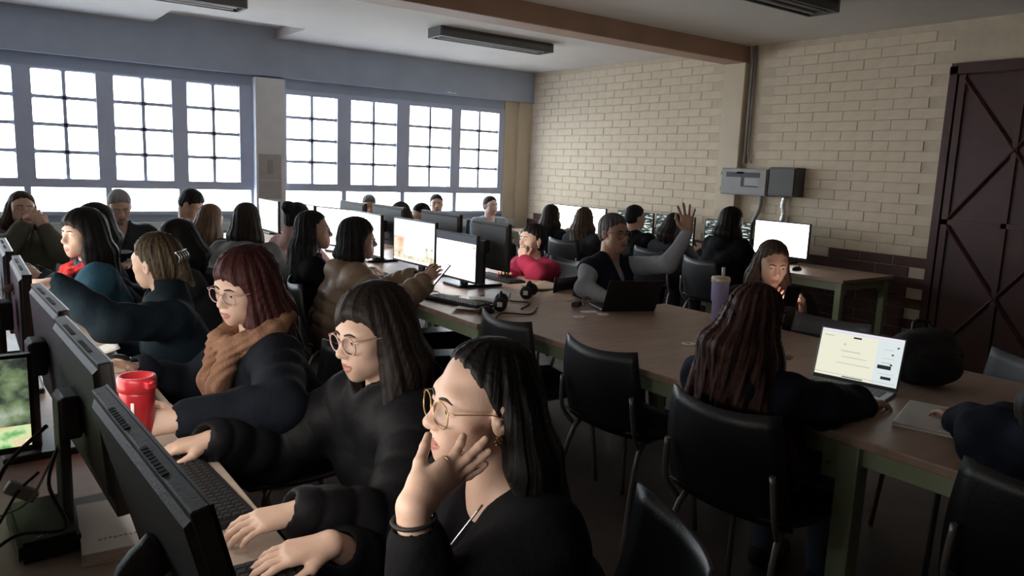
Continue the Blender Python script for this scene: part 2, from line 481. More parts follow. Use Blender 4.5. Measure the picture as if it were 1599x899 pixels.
def make_chair(label, shell, group):
    t = thing('shell_chair', label, 'chair', (0, 0, 0), 0, group)
    def back(u, v):                                   # u across, v up
        w = .225-.030*v+.01*math.sin(v*PI)
        x = (u-.5)*2*w
        z = .47+.37*v-.020*(1-(2*u-1)**2)*v
        y = -.19-.075*v+.045*(2*u-1)**2-.02*math.sin(v*PI)
        return Vector((x, y, z))
    q = MB(); q.sheet(back, 10, 8, .010); q.build('backrest', shell, t)
    def seat(u, v):
        w = .215+.02*math.sin(v*PI)
        return Vector(((u-.5)*2*w, -.19+.42*v, .475-.02*math.sin(v*PI)+.02*(2*u-1)**2-.04*max(0, v-.8)*5*.3+.03*max(0, .12-v)*3))
    q = MB(); q.sheet(seat, 10, 8, .010); q.build('seat', shell, t)
    for s in (-1, 1):
        q = MB(); q.tube(bez((s*.17, .10, .45), (s*.185, .17, .42), (s*.215, .21, 0.0), n=5), .011, 8); q.build('leg', m_tube, t)
        q = MB(); q.tube(bez((s*.17, .02, .45), (s*.185, -.16, .42), (s*.225, -.27, 0.0), n=5), .011, 8); q.build('leg', m_tube, t)
        q = MB(); q.tube([(s*.17, .12, .45), (s*.17, -.10, .45)], .010, 8); q.build('frame_rail', m_tube, t)
        q = MB(); q.tube(bez((s*.19, -.17, .44), (s*.205, -.222, .52), (s*.195, -.238, .66), n=5), .010, 8); q.build('back_tube', m_tube, t)
    return t
chair0 = make_chair('black plastic shell chair', m_shell, 'black plastic shell chairs')
chair_g = make_chair('grey plastic shell chair standing empty behind the wooden table', m_shellg, 'grey plastic shell chairs')
chair_used = [False]
def chair(x, y, face, label):
    """face: direction (radians) the sitter looks along"""
    rz = face-PI/2
    if not chair_used[0]:
        chair_used[0] = True; o = chair0
        o.location = (x, y, 0); o.rotation_euler = (0, 0, rz); o['label'] = label
        return o
    return dup(chair0, (x, y, 0), rz, label)
chair(2.27, 2.82, 0, 'empty black chair pushed under the brown table beside the middle computer table')
chair(2.28, 2.19, math.radians(3), 'empty black chair pushed under the middle of the bare brown table')
chair_g.location = (3.30, 2.03, 0); chair_g.rotation_euler = (0, 0, PI-PI/2+.1)
dup(chair_g, (3.28, 1.30, 0), PI/2-.6, 'grey plastic shell chair behind the dark backpack')

# ---- monitors
m_mon = mat('dark_grey_monitor_plastic', (.060, .057, .056), .55, bump=.12, bscale=200)
m_bez = mat('black_bezel', (.012, .012, .013), .35)
m_vent = mat('vent_black', (.02, .02, .02), .7)
m_chrome = mat('brushed_silver', (.45, .45, .46), .35, metal=.7)
def code_mat(name, basec, line, s):
    mt = bpy.data.materials.new(name); mt.use_nodes = True; nt = mt.node_tree; nt.nodes.clear()
    tc = nt.nodes.new('ShaderNodeTexCoord'); mp = nt.nodes.new('ShaderNodeMapping'); mp.inputs['Scale'].default_value = (7, 1, 45)
    n = nt.nodes.new('ShaderNodeTexNoise'); n.inputs['Scale'].default_value = 1.4; n.inputs['Detail'].default_value = 3
    r = nt.nodes.new('ShaderNodeValToRGB'); r.color_ramp.elements[0].position = .50; r.color_ramp.elements[1].position = .60
    r.color_ramp.elements[0].color = (*basec, 1); r.color_ramp.elements[1].color = (*line, 1)
    e = nt.nodes.new('ShaderNodeEmission'); e.inputs[1].default_value = s; o = nt.nodes.new('ShaderNodeOutputMaterial')
    nt.links.new(tc.outputs['Object'], mp.inputs[0]); nt.links.new(mp.outputs[0], n.inputs['Vector']); nt.links.new(n.outputs[0], r.inputs[0])
    nt.links.new(r.outputs[0], e.inputs[0]); nt.links.new(e.outputs[0], o.inputs[0])
    return mt
def picture_mat(name, cols, scale, s):
    mt = bpy.data.materials.new(name); mt.use_nodes = True; nt = mt.node_tree; nt.nodes.clear()
    tc = nt.nodes.new('ShaderNodeTexCoord'); n = nt.nodes.new('ShaderNodeTexNoise'); n.inputs['Scale'].default_value = scale; n.inputs['Detail'].default_value = 4
    r = nt.nodes.new('ShaderNodeValToRGB')
    while len(r.color_ramp.elements) < len(cols): r.color_ramp.elements.new(.5)
    for k, c in enumerate(cols): r.color_ramp.elements[k].position = .3+.4*k/(len(cols)-1); r.color_ramp.elements[k].color = (*c, 1)
    e = nt.nodes.new('ShaderNodeEmission'); e.inputs[1].default_value = s; o = nt.nodes.new('ShaderNodeOutputMaterial')
    nt.links.new(tc.outputs['Object'], n.inputs['Vector']); nt.links.new(n.outputs[0], r.inputs[0]); nt.links.new(r.outputs[0], e.inputs[0]); nt.links.new(e.outputs[0], o.inputs[0])
    return mt
S_WHITE = emat('screen_white', (1, .98, .95), 3.2)
S_FRONT = emat('screen_white_page', (1, .93, .85), 12.5)
S_LOWER = emat('screen_dim_lower', (.5, .48, .46), .9)  # added to dim the lower half of unseen front screens, keeping hands darker
S_SOFT = emat('screen_soft', (1, .93, .85), 4.5)
S_BAR = emat('screen_dark_bar', (.09, .10, .12), 1.0)
S_GREYBAR = emat('screen_grey_bar', (.42, .44, .47), 1.0)
S_SKY = emat('screen_pale_sky', (.80, .92, .98), 1.1)
S_SAND = picture_mat('screen_red_rock', [(.55, .25, .15), (.95, .62, .45), (1, .85, .75)], 14, 1.1)
S_GROUND = picture_mat('screen_ground', [(.30, .28, .18), (.8, .72, .5), (.95, .9, .8)], 22, 1.0)
S_CODE = code_mat('screen_dark_text', (.035, .045, .045), (.75, .85, .78), .9)
S_JUNGLE = picture_mat('screen_green_picture', [(.03, .08, .04), (.10, .30, .09), (.45, .55, .3), (.55, .42, .25), (.8, .8, .74)], 18, 1.3)
S_DIM = picture_mat('screen_dim_picture', [(.012, .014, .012), (.05, .06, .05), (.20, .28, .14), (.5, .55, .45)], 16, .8)
S_PINK = picture_mat('screen_pink_picture', [(.05, .03, .06), (.5, .3, .45), (.95, .9, .95)], 9, .8)
S_MAP = picture_mat('screen_pale_page', [(.75, .82, .74), (.92, .95, .90), (.98, 1, .97)], 5, 1.0)
S_OFF = mat('screen_off', (.012, .013, .016), .12)
SCREENS = {                       # rectangles (x0,x1,z0,z1 in 0..1, material)
    'white': [(0, 1, 0, 1, S_WHITE)],
    'front': [(0, 1, 0, .55, S_LOWER), (0, 1, .55, 1, S_FRONT)],
    'soft': [(0, 1, 0, 1, S_SOFT)],
    'bar': [(0, 1, 0, .83, S_WHITE), (0, 1, .83, 1, S_BAR), (.93, .97, .74, .77, S_BAR)],
    'desktop': [(0, 1, .0, .05, S_WHITE), (0, 1, .05, .20, S_GROUND), (0, .27, .20, .58, S_SAND), (.27, 1, .20, .58, S_SKY), (0, 1, .58, 1, S_SKY), (.27, .76, .14, .66, S_WHITE), (.80, .86, .20, .40, S_GROUND), (.92, .97, .36, .39, S_GREYBAR)],
    'code': [(0, 1, 0, 1, S_CODE)],
    'jungle': [(0, 1, 0, .24, S_JUNGLE), (0, 1, .24, 1, S_DIM)], 'pink': [(0, 1, 0, 1, S_PINK)], 'page': [(0, 1, 0, .8, S_MAP), (0, 1, .8, 1, S_WHITE)],
    'off': [(0, 1, 0, 1, S_OFF)],
}
MON_N = [0]
def monitor(label, loc, rz, kind, w=.51, h=.30, zb=.08, tilt=0, round_base=False, group='desktop monitors'):
    """screen looks along local -Y; loc is the foot on the table, the panel stands at y=0"""
    t = thing('monitor', label, 'monitor', loc, rz, group)
    T = Matrix.Translation((0, 0, zb)) @ Matrix.Rotation(-tilt, 4, 'X')
    hw = w/2
    q = MB(); q.bevbox(-hw, hw, 0, .022, 0, h, .003, T)
    # tapered back shell
    a, c = hw*.965, hw*.93
    vs = [(-a, .022, .03), (a, .022, .03), (a, .022, h-.012), (-a, .022, h-.012), (-c, .030, .045), (c, .030, .045), (c, .030, h-.022), (-c, .030, h-.022)]
    q.add([T @ Vector(v) for v in vs], [(0, 4, 5, 1), (1, 5, 6, 2), (2, 6, 7, 3), (3, 7, 4, 0), (4, 7, 6, 5)])
    hs = q.build('housing', m_mon, t)
    for s in (-1, 1):
        q = MB()
        for k in range(9):
            x = s*hw*.36+(k-4)*.012
            q.box(x-.004, x+.004, .012, .0205, h-.002, h+.0012, T)
        g = q.build('vent_slots', m_vent, hs); g['kind'] = 'stuff'
    e = .009
    q = MB(); q.box(-hw, hw, -.003, .001, 0, e*1.6, T); q.box(-hw, hw, -.003, .001, h-e, h, T); q.box(-hw, -hw+e, -.003, .001, e, h-e, T); q.box(hw-e, hw, -.003, .001, e, h-e, T)
    q.build('bezel', m_bez, t)
    q = MB(); ms = []
    sx0, sx1, sz0, sz1 = -hw+e, hw-e, e*1.6, h-e
    for k, (x0, x1, z0, z1, mm) in enumerate(SCREENS[kind]):
        if mm not in ms: ms.append(mm)
        q.cur = ms.index(mm); y = -.0012-.00025*k
        X0, X1 = sx0+(sx1-sx0)*x0, sx0+(sx1-sx0)*x1; A, B = sz0+(sz1-sz0)*z0, sz0+(sz1-sz0)*z1
        q.add([T @ Vector(v) for v in ((X0, y, A), (X1, y, A), (X1, y, B), (X0, y, B))], [(0, 1, 2, 3)])
    q.build('screen', ms, t)
    p0 = T @ Vector((0, .03, h*.48))
    q = MB()
    if round_base:
        q.tube(bez((0, p0.y-.005, p0.z), (0, p0.y+.035, p0.z-.05), (0, .085, .06), (0, .08, .012), n=4), [.03]*13, 10)
    else:
        q.bevbox(-.038, .038, .062, .082, .012, p0.z+.04, .006); q.bevbox(-.045, .045, .04, .078, p0.z-.045, p0.z+.045, .008)
    q.build('neck', m_mon, t)
    q = MB()
    if round_base:
        q.lathe([(.001, 0), (.115, 0), (.118, .006), (.112, .012), (.02, .017), (.001, .017)], 28, Matrix.Translation((0, .06, 0)))
    else:
        q.bevbox(-.105, .105, -.03, .155, 0, .018, .006)
    q.build('base', m_bez if not round_base else m_shell, t)
    return t
FX = PI/2          # screen looks along +X
BX = -PI/2         # screen looks along -X
# front row (backs to us)
M1 = monitor('large dark monitor tilted back before the person resting a cheek on one hand', (.262, 1.065, TZ), FX+.05, 'front', .525, .315, .105, math.radians(14), True)
M2 = monitor('dark monitor seen from behind with cables, beside the red tumbler', (.215, 1.735, TZ), FX+.05, 'front', .48, .30, .105, math.radians(4), False)
M3 = monitor('dark monitor seen from behind next to the white paper', (.20, 2.27, TZ), FX+.05, 'soft', .46, .30, .105, math.radians(3))
M4 = monitor('dark monitor in the front row at which a hand is pointing', (.16, 2.88, TZ), FX, 'soft', .50, .31, .10, 0)
M5 = monitor('dark monitor in the front row between the pointing hand and the red scarf', (.145, 3.46, TZ), FX, 'soft', .50, .30, .115, 0)
M6 = monitor('dark monitor in the front row before the person with the red scarf', (.115, 4.33, TZ), FX, 'front', .50, .29, .08, 0)
# the other side of the front table
monitor('monitor showing a green picture behind the row of dark monitors', (-.085, 2.03, TZ), 0.02, 'jungle', .40, .235, .075)
monitor('monitor showing a pink and white picture behind the row of dark monitors', (-.15, 3.25, TZ), .02, 'pink', .50, .30, .08)
# middle table: screens towards the windows' left side
monitor('lit monitor with a blank white window and dark title bar', (2.6, 4.165, TZ), BX, 'bar', .50, .305, .045)
monitor('lit monitor showing a desert landscape desktop', (2.6, 4.73, TZ), BX+.03, 'desktop', .58, .32, .07)
monitor('blank white lit monitor behind the person in the tan puffer jacket', (2.6, 5.50, TZ), BX-.05, 'white', .56, .33, .055)
monitor('blank white lit monitor left of the one behind the tan jacket', (2.6, 6.13, TZ), BX+.25, 'white', .52, .33, .05)
monitor('lit monitor with a pale page below the pale pillar', (2.6, 7.85, TZ), BX, 'page', .60, .33, .02)
monitor('pale topped lit monitor behind the person in the pale pink jacket', (2.6, 6.85, TZ), BX, 'white', .50, .31, .06)
# middle table: backs to us (screens towards the brick wall)
monitor('dark monitor seen from behind before the person in crimson pink', (2.86, 4.13, TZ), FX-.05, 'front', .46, .31, .11)
monitor('grey backed monitor behind the desert landscape screen', (2.80, 4.68, TZ), FX, 'white', .54, .31, .135)
monitor('grey backed monitor behind the white screen by the tan jacket', (2.80, 5.50, TZ), FX, 'white', .54, .31, .13)
monitor('grey backed monitor towards the windows in the middle row', (2.80, 6.18, TZ), FX, 'white', .50, .31, .12)
# along the brick wall
for k, (y, kd, lb, w) in enumerate((
        (7.31, 'white', 'white lit monitor at the brick wall nearest the corner column', .50),
        (6.83, 'white', 'white lit monitor at the brick wall, second from the corner column', .56),
        (6.07, 'code', 'monitor with dark text screen at the brick wall next to the white ones', .56),
        (5.48, 'code', 'monitor with dark text screen at the brick wall beside the raised hand', .54),
        (4.79, 'code', 'monitor with dark text screen next to the big blank white one', .56),
        (4.18, 'white', 'big blank white monitor at the brick wall under the grey boxes', .585))):
    monitor(lb, (6.15, y, TZ), BX, kd, w, .315 if k < 5 else .325, .03 if k < 5 else .06)
# ================================================================ people: implicit surfaces meshed on a sparse grid
def A(*v): return np.array(v, dtype=np.float64)
def smin(a, b, k):
    h = np.clip(.5+.5*(b-a)/k, 0, 1); return b+(a-b)*h-k*h*(1-h)
def smax(a, b, k): return -smin(-a, -b, k)
def cone(a, b, ra, rb, k=.02, op=1, quilt=None, flat=None):
    return ('c', A(*a), A(*b), ra, rb, k, op, quilt, flat)
def ell(c, r, k=.02, op=1, R=None): return ('e', A(*c), A(*r), k, op, R)
def prim_d(q, P):
    if q[0] == 'c':
        _, a, b, ra, rb, k, op, quilt, flat = q
        ab = b-a; L2 = max(ab@ab, 1e-12); pa = P-a
        t = np.clip(pa@ab/L2, 0, 1)
        d = pa-t[:, None]*ab
        if flat is not None:                       # flatten along a direction: (dir, factor)
            n, fct = flat; pr = d@n; d = d+np.outer(pr*(fct-1), n)
            dist = np.sqrt((d*d).sum(1))-(ra+(rb-ra)*t)
            return dist*.8
        r = ra+(rb-ra)*t
        if quilt:
            amp, sp = quilt; L = math.sqrt(L2)
            r = r+amp*(np.abs(np.sin(PI*t*L/sp))**.6-.6)
        return np.sqrt((d*d).sum(1))-r
    _, c, r, k, op, R = q
    d = P-c
    if R is not None: d = d@R
    k0 = np.sqrt(((d/r)**2).sum(1)); k1 = np.sqrt(((d/(r*r))**2).sum(1))
    return np.where(k1 > 1e-9, k0*(k0-1)/np.maximum(k1, 1e-9), -r.min())
def prim_ball(q):
    if q[0] == 'c':
        c = (q[1]+q[2])/2; r = np.linalg.norm(q[1]-q[2])/2+max(q[3], q[4])*1.05+(q[7][0] if q[7] else 0)
        return c, r
    return q[1], q[2].max()
def eval_list(prims, P, d=None):
    """only points a shape can still change are evaluated for it"""
    PP = (P*P).sum(1)
    for q in prims:
        k, op = (q[5], q[6]) if q[0] == 'c' else (q[3], q[4])
        if d is None: d = prim_d(q, P).copy(); continue
        c, r = prim_ball(q)
        L = np.sqrt(np.maximum(PP-2*(P@c)+c@c, 0))-r
        m_ = np.nonzero(L < (d if op == 1 else -d)+k)[0]
        if len(m_) == 0: continue
        e = prim_d(q, P[m_])
        d[m_] = smin(d[m_], e, k) if op == 1 else smax(d[m_], -e, k)
    return d
def sdf_mesh(fn, lo, hi, res, levels=3):
    """sparse surface nets -> (verts, quads)"""
    s = res*2**levels
    lo = np.array(lo)-s; n = np.ceil((np.array(hi)+s-lo)/s).astype(int)
    I = np.stack(np.meshgrid(*[np.arange(k) for k in n], indexing='ij'), -1).reshape(-1, 3)
    for lv in range(levels+1):
        c = lo+(I+.5)*s
        d = fn(c)
        I = I[np.abs(d) < s*1.25]
        if lv == levels: break
        off = np.stack(np.meshgrid([0, 1], [0, 1], [0, 1], indexing='ij'), -1).reshape(-1, 3)
        I = (I[:, None, :]*2+off[None]).reshape(-1, 3); s /= 2
    N = I.max(0)+3; S1, S2 = N[1]*N[2], N[2]
    key = lambda J: J[:, 0]*S1+J[:, 1]*S2+J[:, 2]
    off = np.array([(i, j, k) for i in (0, 1) for j in (0, 1) for k in (0, 1)])
    cor = (I[:, None, :]+off[None]).reshape(-1, 3)
    ck = key(cor); uk, first, inv = np.unique(ck, return_index=True, return_inverse=True)
    uc = cor[first]; val = fn(lo+uc*s)
    cv = val[inv].reshape(-1, 8)
    act = (cv.min(1) < 0) & (cv.max(1) >= 0)
    I = I[act]; cv = cv[act]
    if len(I) == 0: return np.zeros((0, 3)), np.zeros((0, 4), int)
    edges = [(a, b) for a in range(8) for b in range(a+1, 8) if np.abs(off[a]-off[b]).sum() == 1]
    acc = np.zeros((len(I), 3)); cnt = np.zeros(len(I))
    for a, b in edges:
        va, vb = cv[:, a], cv[:, b]; cr = (va < 0) != (vb < 0)
        t = np.where(cr, va/np.where(np.abs(va-vb) < 1e-12, 1, va-vb), 0)
        p = off[a]+t[:, None]*(off[b]-off[a]); acc += np.where(cr[:, None], p, 0); cnt += cr
    V = lo+(I+acc/cnt[:, None])*s
    kk = key(I); order = np.argsort(kk); ks = kk[order]
    def find(J):
        q = key(J); i = np.searchsorted(ks, q); i = np.clip(i, 0, len(ks)-1)
        return np.where(ks[i] == q, order[i], -1)
    Q = []
    for ax in range(3):
        u, v = [(1, 2), (2, 0), (0, 1)][ax]
        eA = off.tolist().index([0, 0, 0]); o = [0, 0, 0]; o[ax] = 1; eB = off.tolist().index(o)
        va, vb = cv[:, eA], cv[:, eB]; cr = np.nonzero((va < 0) != (vb < 0))[0]
        J = I[cr]; du = np.zeros(3, int); du[u] = 1; dv = np.zeros(3, int); dv[v] = 1
        ok = (J[:, u] > 0) & (J[:, v] > 0); J = J[ok]; cr = cr[ok]
        a = find(J-du-dv); b = find(J-dv); c = cr; d = find(J-du)
        quad = np.stack([a, b, c, d], 1); g = (quad >= 0).all(1)
        quad = quad[g]; fl = (va[cr][g] >= 0)
        quad[fl] = quad[fl][:, ::-1]; Q.append(quad)
    return V, np.concatenate(Q)
def np_mesh(name, V, Q, mats, midx=None):
    me = bpy.data.meshes.new(name)
    me.vertices.add(len(V)); me.vertices.foreach_set('co', V.astype(np.float32).ravel())
    me.loops.add(len(Q)*4); me.loops.foreach_set('vertex_index', Q.astype(np.int32).ravel())
    me.polygons.add(len(Q)); me.polygons.foreach_set('loop_start', np.arange(0, len(Q)*4, 4, dtype=np.int32))
    try: me.polygons.foreach_set('loop_total', np.full(len(Q), 4, np.int32))
    except Exception: pass
    me.polygons.foreach_set('use_smooth', np.ones(len(Q), bool))
    for mm in mats: me.materials.append(mm)
    if midx is not None: me.polygons.foreach_set('material_index', midx.astype(np.int32))
    me.update(calc_edges=True); me.validate()
    return me

def set_strand(me, H_):
    th, s_, rr = strand_uv(H_)
    a = me.attributes.new('strand', 'FLOAT_VECTOR', 'POINT')
    a.data.foreach_set('vector', np.stack([np.sin(th), np.cos(th), s_], 1).astype(np.float32).ravel())
# ---- skin, hair and cloth materials
def skin_mat(name, c):
    m_ = mat(name, c, .48, .08, 14, .06, 160)
    bb = m_.node_tree.nodes['Principled BSDF']
    bb.inputs['Subsurface Weight'].default_value = .12; bb.inputs['Subsurface Radius'].default_value = (.012, .005, .003); bb.inputs['Subsurface Scale'].default_value = .6
    return m_
SKIN = {'light': skin_mat('skin_light', (.70, .47, .36)), 'mid': skin_mat('skin_mid', (.58, .36, .26)), 'tan': skin_mat('skin_tan', (.45, .26, .18))}
LIP = {'light': mat('lips_light', (.46, .20, .165), .4), 'mid': mat('lips_mid', (.38, .16, .13), .4), 'tan': mat('lips_tan', (.30, .13, .10), .4)}
def hair_mat(name, c, c2=None, rough=.58):
    if name in MATS: return MATS[name]
    m_ = mat(name, c, rough, .0, spec=.22)
    nt = m_.node_tree; bb = nt.nodes['Principled BSDF']
    tc = nt.nodes.new('ShaderNodeAttribute'); tc.attribute_name = 'strand'; mp = nt.nodes.new('ShaderNodeMapping'); mp.inputs['Scale'].default_value = (22, 22, 7)
    n = nt.nodes.new('ShaderNodeTexNoise'); n.inputs['Scale'].default_value = 1; n.inputs['Detail'].default_value = 4; n.inputs['Distortion'].default_value = .6
    r = nt.nodes.new('ShaderNodeValToRGB'); c2 = c2 or [min(1, x*2.0+.004) for x in c]
    r.color_ramp.elements[0].position = .35; r.color_ramp.elements[1].position = .75
    r.color_ramp.elements[0].color = (*[x*.6 for x in c], 1); r.color_ramp.elements[1].color = (*c2, 1)
    bp = nt.nodes.new('ShaderNodeBump'); bp.inputs['Strength'].default_value = .6; bp.inputs['Distance'].default_value = .003
    nt.links.new(tc.outputs['Vector'], mp.inputs[0]); nt.links.new(mp.outputs[0], n.inputs['Vector']); nt.links.new(n.outputs[0], r.inputs[0])
    nt.links.new(r.outputs[0], bb.inputs['Base Color']); nt.links.new(n.outputs[0], bp.inputs['Height']); nt.links.new(bp.outputs[0], bb.inputs['Normal'])
    return m_
HAIR = {'black': hair_mat('hair_black', (.008, .007, .007)), 'dark': hair_mat('hair_dark_brown', (.018, .012, .010)), 'brown': hair_mat('hair_brown', (.06, .036, .022)),
        'light': hair_mat('hair_light_brown', (.11, .07, .042)), 'red': hair_mat('hair_dyed_red', (.038, .010, .010), (.095, .027, .024)),
        'grey': hair_mat('hair_grey', (.30, .30, .30), (.5, .5, .5)), 'salt': hair_mat('hair_salt_and_pepper', (.06, .06, .062), (.22, .22, .22)),
        'streak': hair_mat('hair_blond_streaked', (.022, .017, .012), (.17, .12, .065)), 'auburn': hair_mat('hair_auburn', (.030, .014, .012), (.11, .045, .035))}
def cloth(name, c, rough=.85, bump=.25, bs=60, sheen=.0): return mat('cloth_'+name, c, rough, .12, 9, bump, bs, spec=.15, sheen=sheen)
EYE_W = mat('eye_white', (.45, .42, .40), .2); EYE_I = mat('eye_iris', (.035, .018, .010), .1); EYE_P = mat('eye_pupil', (.004, .004, .004), .1)
BROW = mat('eyebrow_hair', (.02, .014, .012), .7)
m_lens = glassmat('spectacle_lens', (.93, .95, .96), .10, .02)
m_gold = mat('gold_frame', (.55, .36, .16), .3, metal=.8); m_pinkf = mat('pink_clear_frame', (.55, .36, .33), .2, spec=.7); m_darkf = mat('dark_frame', (.03, .028, .028), .3)
m_silver = mat('silver_frame', (.5, .5, .5), .25, metal=.8)

def rot(yaw, pitch, roll):
    """columns = head axes (right, forward, up); pitch>0 looks down, roll>0 tilts to its right"""
    cy, sy = math.cos(yaw), math.sin(yaw); cp, sp = math.cos(-pitch), math.sin(-pitch); cr, sr = math.cos(roll), math.sin(roll)
    Rz = A([cy, -sy, 0], [sy, cy, 0], [0, 0, 1]); Rx = A([1, 0, 0], [0, cp, -sp], [0, sp, cp]); Ry = A([cr, 0, sr], [0, 1, 0], [-sr, 0, cr])
    return Rz@Rx@Ry
def head_prims(fine, build='f', mouth=0.0):
    j = 1.0 if build == 'f' else 1.08
    L = [ell((0, -.020, .036), (.073, .092, .080)),
         ell((0, .030, -.025), (.060*j, .056, .072), .03),
         ell((0, .020, -.066), (.052*j, .058, .044*j), .03),
         cone((0, .062, -.096), (0, .058, -.098), .0195*j, .0195*j, .022),
         cone((-.036, .060, .020), (.036, .060, .020), .0160, .0160, .02), ell((.046, .026, .018), (.0195, .030, .028), .02), ell((-.046, .026, .018), (.0195, .030, .028), .02),
         ell((.040, .046, -.022), (.024, .022, .019), .02), ell((-.040, .046, -.022), (.024, .022, .019), .02),
         ell((0, .068, -.068), (.030, .016, .020), .018)]
    for s in (-1, 1):
        L.append(ell((s*.0315, .0865, .001), (.0195, .0145, .0125), .014, -1))
    L += [cone((0, .074, .014), (0, .0955, -.028), .0075, .0105, .012), cone((0, .0965, -.0300), (0, .0945, -.0315), .0112, .0112, .008)]
    for s in (-1, 1):
        L.append(ell((s*.0115, .0875, -.0345), (.0082, .0105, .0082), .006))
        L.append(ell((s*.0315, .0645, .0005), (.0165, .0165, .0135), .006))
    if fine:
        for s in (-1, 1):
            L.append(ell((s*.0318, .083, -.0015), (.0132, .012, .0036), .003, -1))
            L.append(cone((s*.019, .0795, .0055), (s*.044, .0735, .0045), .0022, .0018, .004))
            L.append(cone((s*.0062, .0930, -.0425), (s*.0062, .0905, -.0385), .0034, .0030, .003, -1))
    w = .0215+.004*mouth
    L += [cone((-w, .0735, -.0655), (0, .0835, -.0620), .0038, .0062, .007), cone((w, .0735, -.0655), (0, .0835, -.0620), .0038, .0062, .007),
          cone((-w*.8, .0740, -.0725), (0, .0825, -.0755), .0042, .0070, .007), cone((w*.8, .0740, -.0725), (0, .0825, -.0755), .0042, .0070, .007)]
    if fine:
        L.append(cone((-w*.98, .0790, -.0680), (0, .0905, -.0690), .0016, .0020, .003, -1)); L.append(cone((w*.98, .0790, -.0680), (0, .0905, -.0690), .0016, .0020, .003, -1))
    for s in (-1, 1):
        a = .25*s
        Re = A([math.cos(a), -math.sin(a), 0], [math.sin(a), math.cos(a), 0], [0, 0, 1])
        L.append(ell((s*.0755, -.012, -.010), (.0075, .0185, .0310), .006, 1, Re))
        if fine:
            L.append(ell((s*.0830, -.008, -.006), (.0065, .0105, .0190), .004, -1, Re))
            L.append(ell((s*.0790, -.006, -.012), (.004, .006, .007), .004, 1, Re))
    return L
def skin_y(hl, x, z):
    ys = np.linspace(.105, .02, 171); d = eval_list(hl, np.stack([np.full_like(ys, x), ys, np.full_like(ys, z)], 1))
    i = np.nonzero(d < 0)[0]
    return float(ys[i[0]]) if len(i) else .07
def ik(S, T, l1, l2, pole):
    d = T-S; L = np.linalg.norm(d); L = min(L, (l1+l2)*.995); u = d/np.linalg.norm(d)
    a = (l1*l1-l2*l2+L*L)/(2*L); h = math.sqrt(max(l1*l1-a*a, 0))
    p = pole-(pole@u)*u; p /= np.linalg.norm(p)
    return S+u*a+p*h, S+u*L
def hand_prims(W, fwd, nrm, side, curl=.35, spread=.12, sc_=1.0):
    """W wrist, fwd towards fingers, nrm = back of hand; side +1 right hand, -1 left. Five separate fingers."""
    f = fwd/np.linalg.norm(fwd); n = nrm-(nrm@f)*f; n /= np.linalg.norm(n); x = -np.cross(f, n)*side     # x: towards the thumb (inner) side
    L = []
    P = lambda a, b, c: W+sc_*(a*x+b*f+c*n)
    for xo, ln in ((.026, .082), (.009, .086), (-.009, .082), (-.025, .075)):
        L.append(cone(P(xo*.55, .004, 0), P(xo, ln, .002), .0150*sc_, .0115*sc_, .014))
    for xo, base, ln, rr in ((.027, .084, .068, .0082), (.009, .088, .076, .0084), (-.0095, .084, .070, .0080), (-.027, .077, .055, .0070)):
        p = P(xo, base, .002); ang = 0
        for seg, fr in enumerate((.45, .31, .24)):
            ang += curl*(.7 if seg == 0 else 1.0)
            dv = math.cos(ang)*f-math.sin(ang)*n+x*spread*xo/.027*math.cos(ang)
            dv /= np.linalg.norm(dv); q = p+dv*ln*fr*sc_
            L.append(cone(p, q, rr*sc_*(1-.06*seg), rr*sc_*(.94-.08*seg), .0035)); p = q
    p0, p1 = P(.012, .015, -.006), P(.044, .050, -.014)
    L.append(cone(p0, p1, .0155*sc_, .0115*sc_, .012))
    p2 = P(.056, .082, -.016-.02*curl); L.append(cone(p1, p2, .0105*sc_, .0090*sc_, .005))
    p3 = P(.056-.012*curl, .106, -.020-.035*curl); L.append(cone(p2, p3, .0090*sc_, .0070*sc_, .004))
    return L
def fold_noise(P, amp):
    x, y, z = P[:, 0], P[:, 1], P[:, 2]
    return amp*(np.sin(31*z+9*np.sin(7*x+2)+6*y)*.5+np.sin(23*x-19*z+8*np.sin(9*y))*.35+np.sin(47*z+28*y+5*np.sin(13*x))*.25)
def strand_uv(H_):
    x, y, z = H_[:, 0], H_[:, 1]+.03, H_[:, 2]
    th = np.arctan2(x, -y); rr = np.sqrt(x*x+y*y)
    s_ = z-rr*.6
    return th, s_, rr
def strand_noise(H_, amp, fine):
    th, s_, rr = strand_uv(H_); w = np.clip(rr/.05, 0, 1)
    n = .7*np.sin(17*th+2.2*np.sin(7*s_+1)+.6*np.sin(23*s_))+.5*np.sin(31*th+2.5*np.sin(9*s_)+2)
    if fine: n = n+.42*np.sin(67*th+3*np.sin(10*s_+2))+.30*np.sin(113*th+4*np.sin(8*s_)+1)
    return amp*n*w
def bounds(prims, pad=.03):
    lo, hi = [], []
    for q in prims:
        if q[0] == 'c':
            r = max(q[3], q[4])*(1 if q[8] is None else 1.0/min(1, q[8][1]) if q[8][1] < 1 else 1)
            lo += [q[1]-r, q[2]-r]; hi += [q[1]+r, q[2]+r]
        else: r = q[2].max(); lo.append(q[1]-r); hi.append(q[1]+r)
    return np.min(lo, 0)-pad, np.max(hi, 0)+pad
RES = {0: (.0034, .0055, .0036), 1: (.0042, .007, .005), 2: (.0058, .010, .008), 3: (.0085, .013, .011)}
HEADC = {}
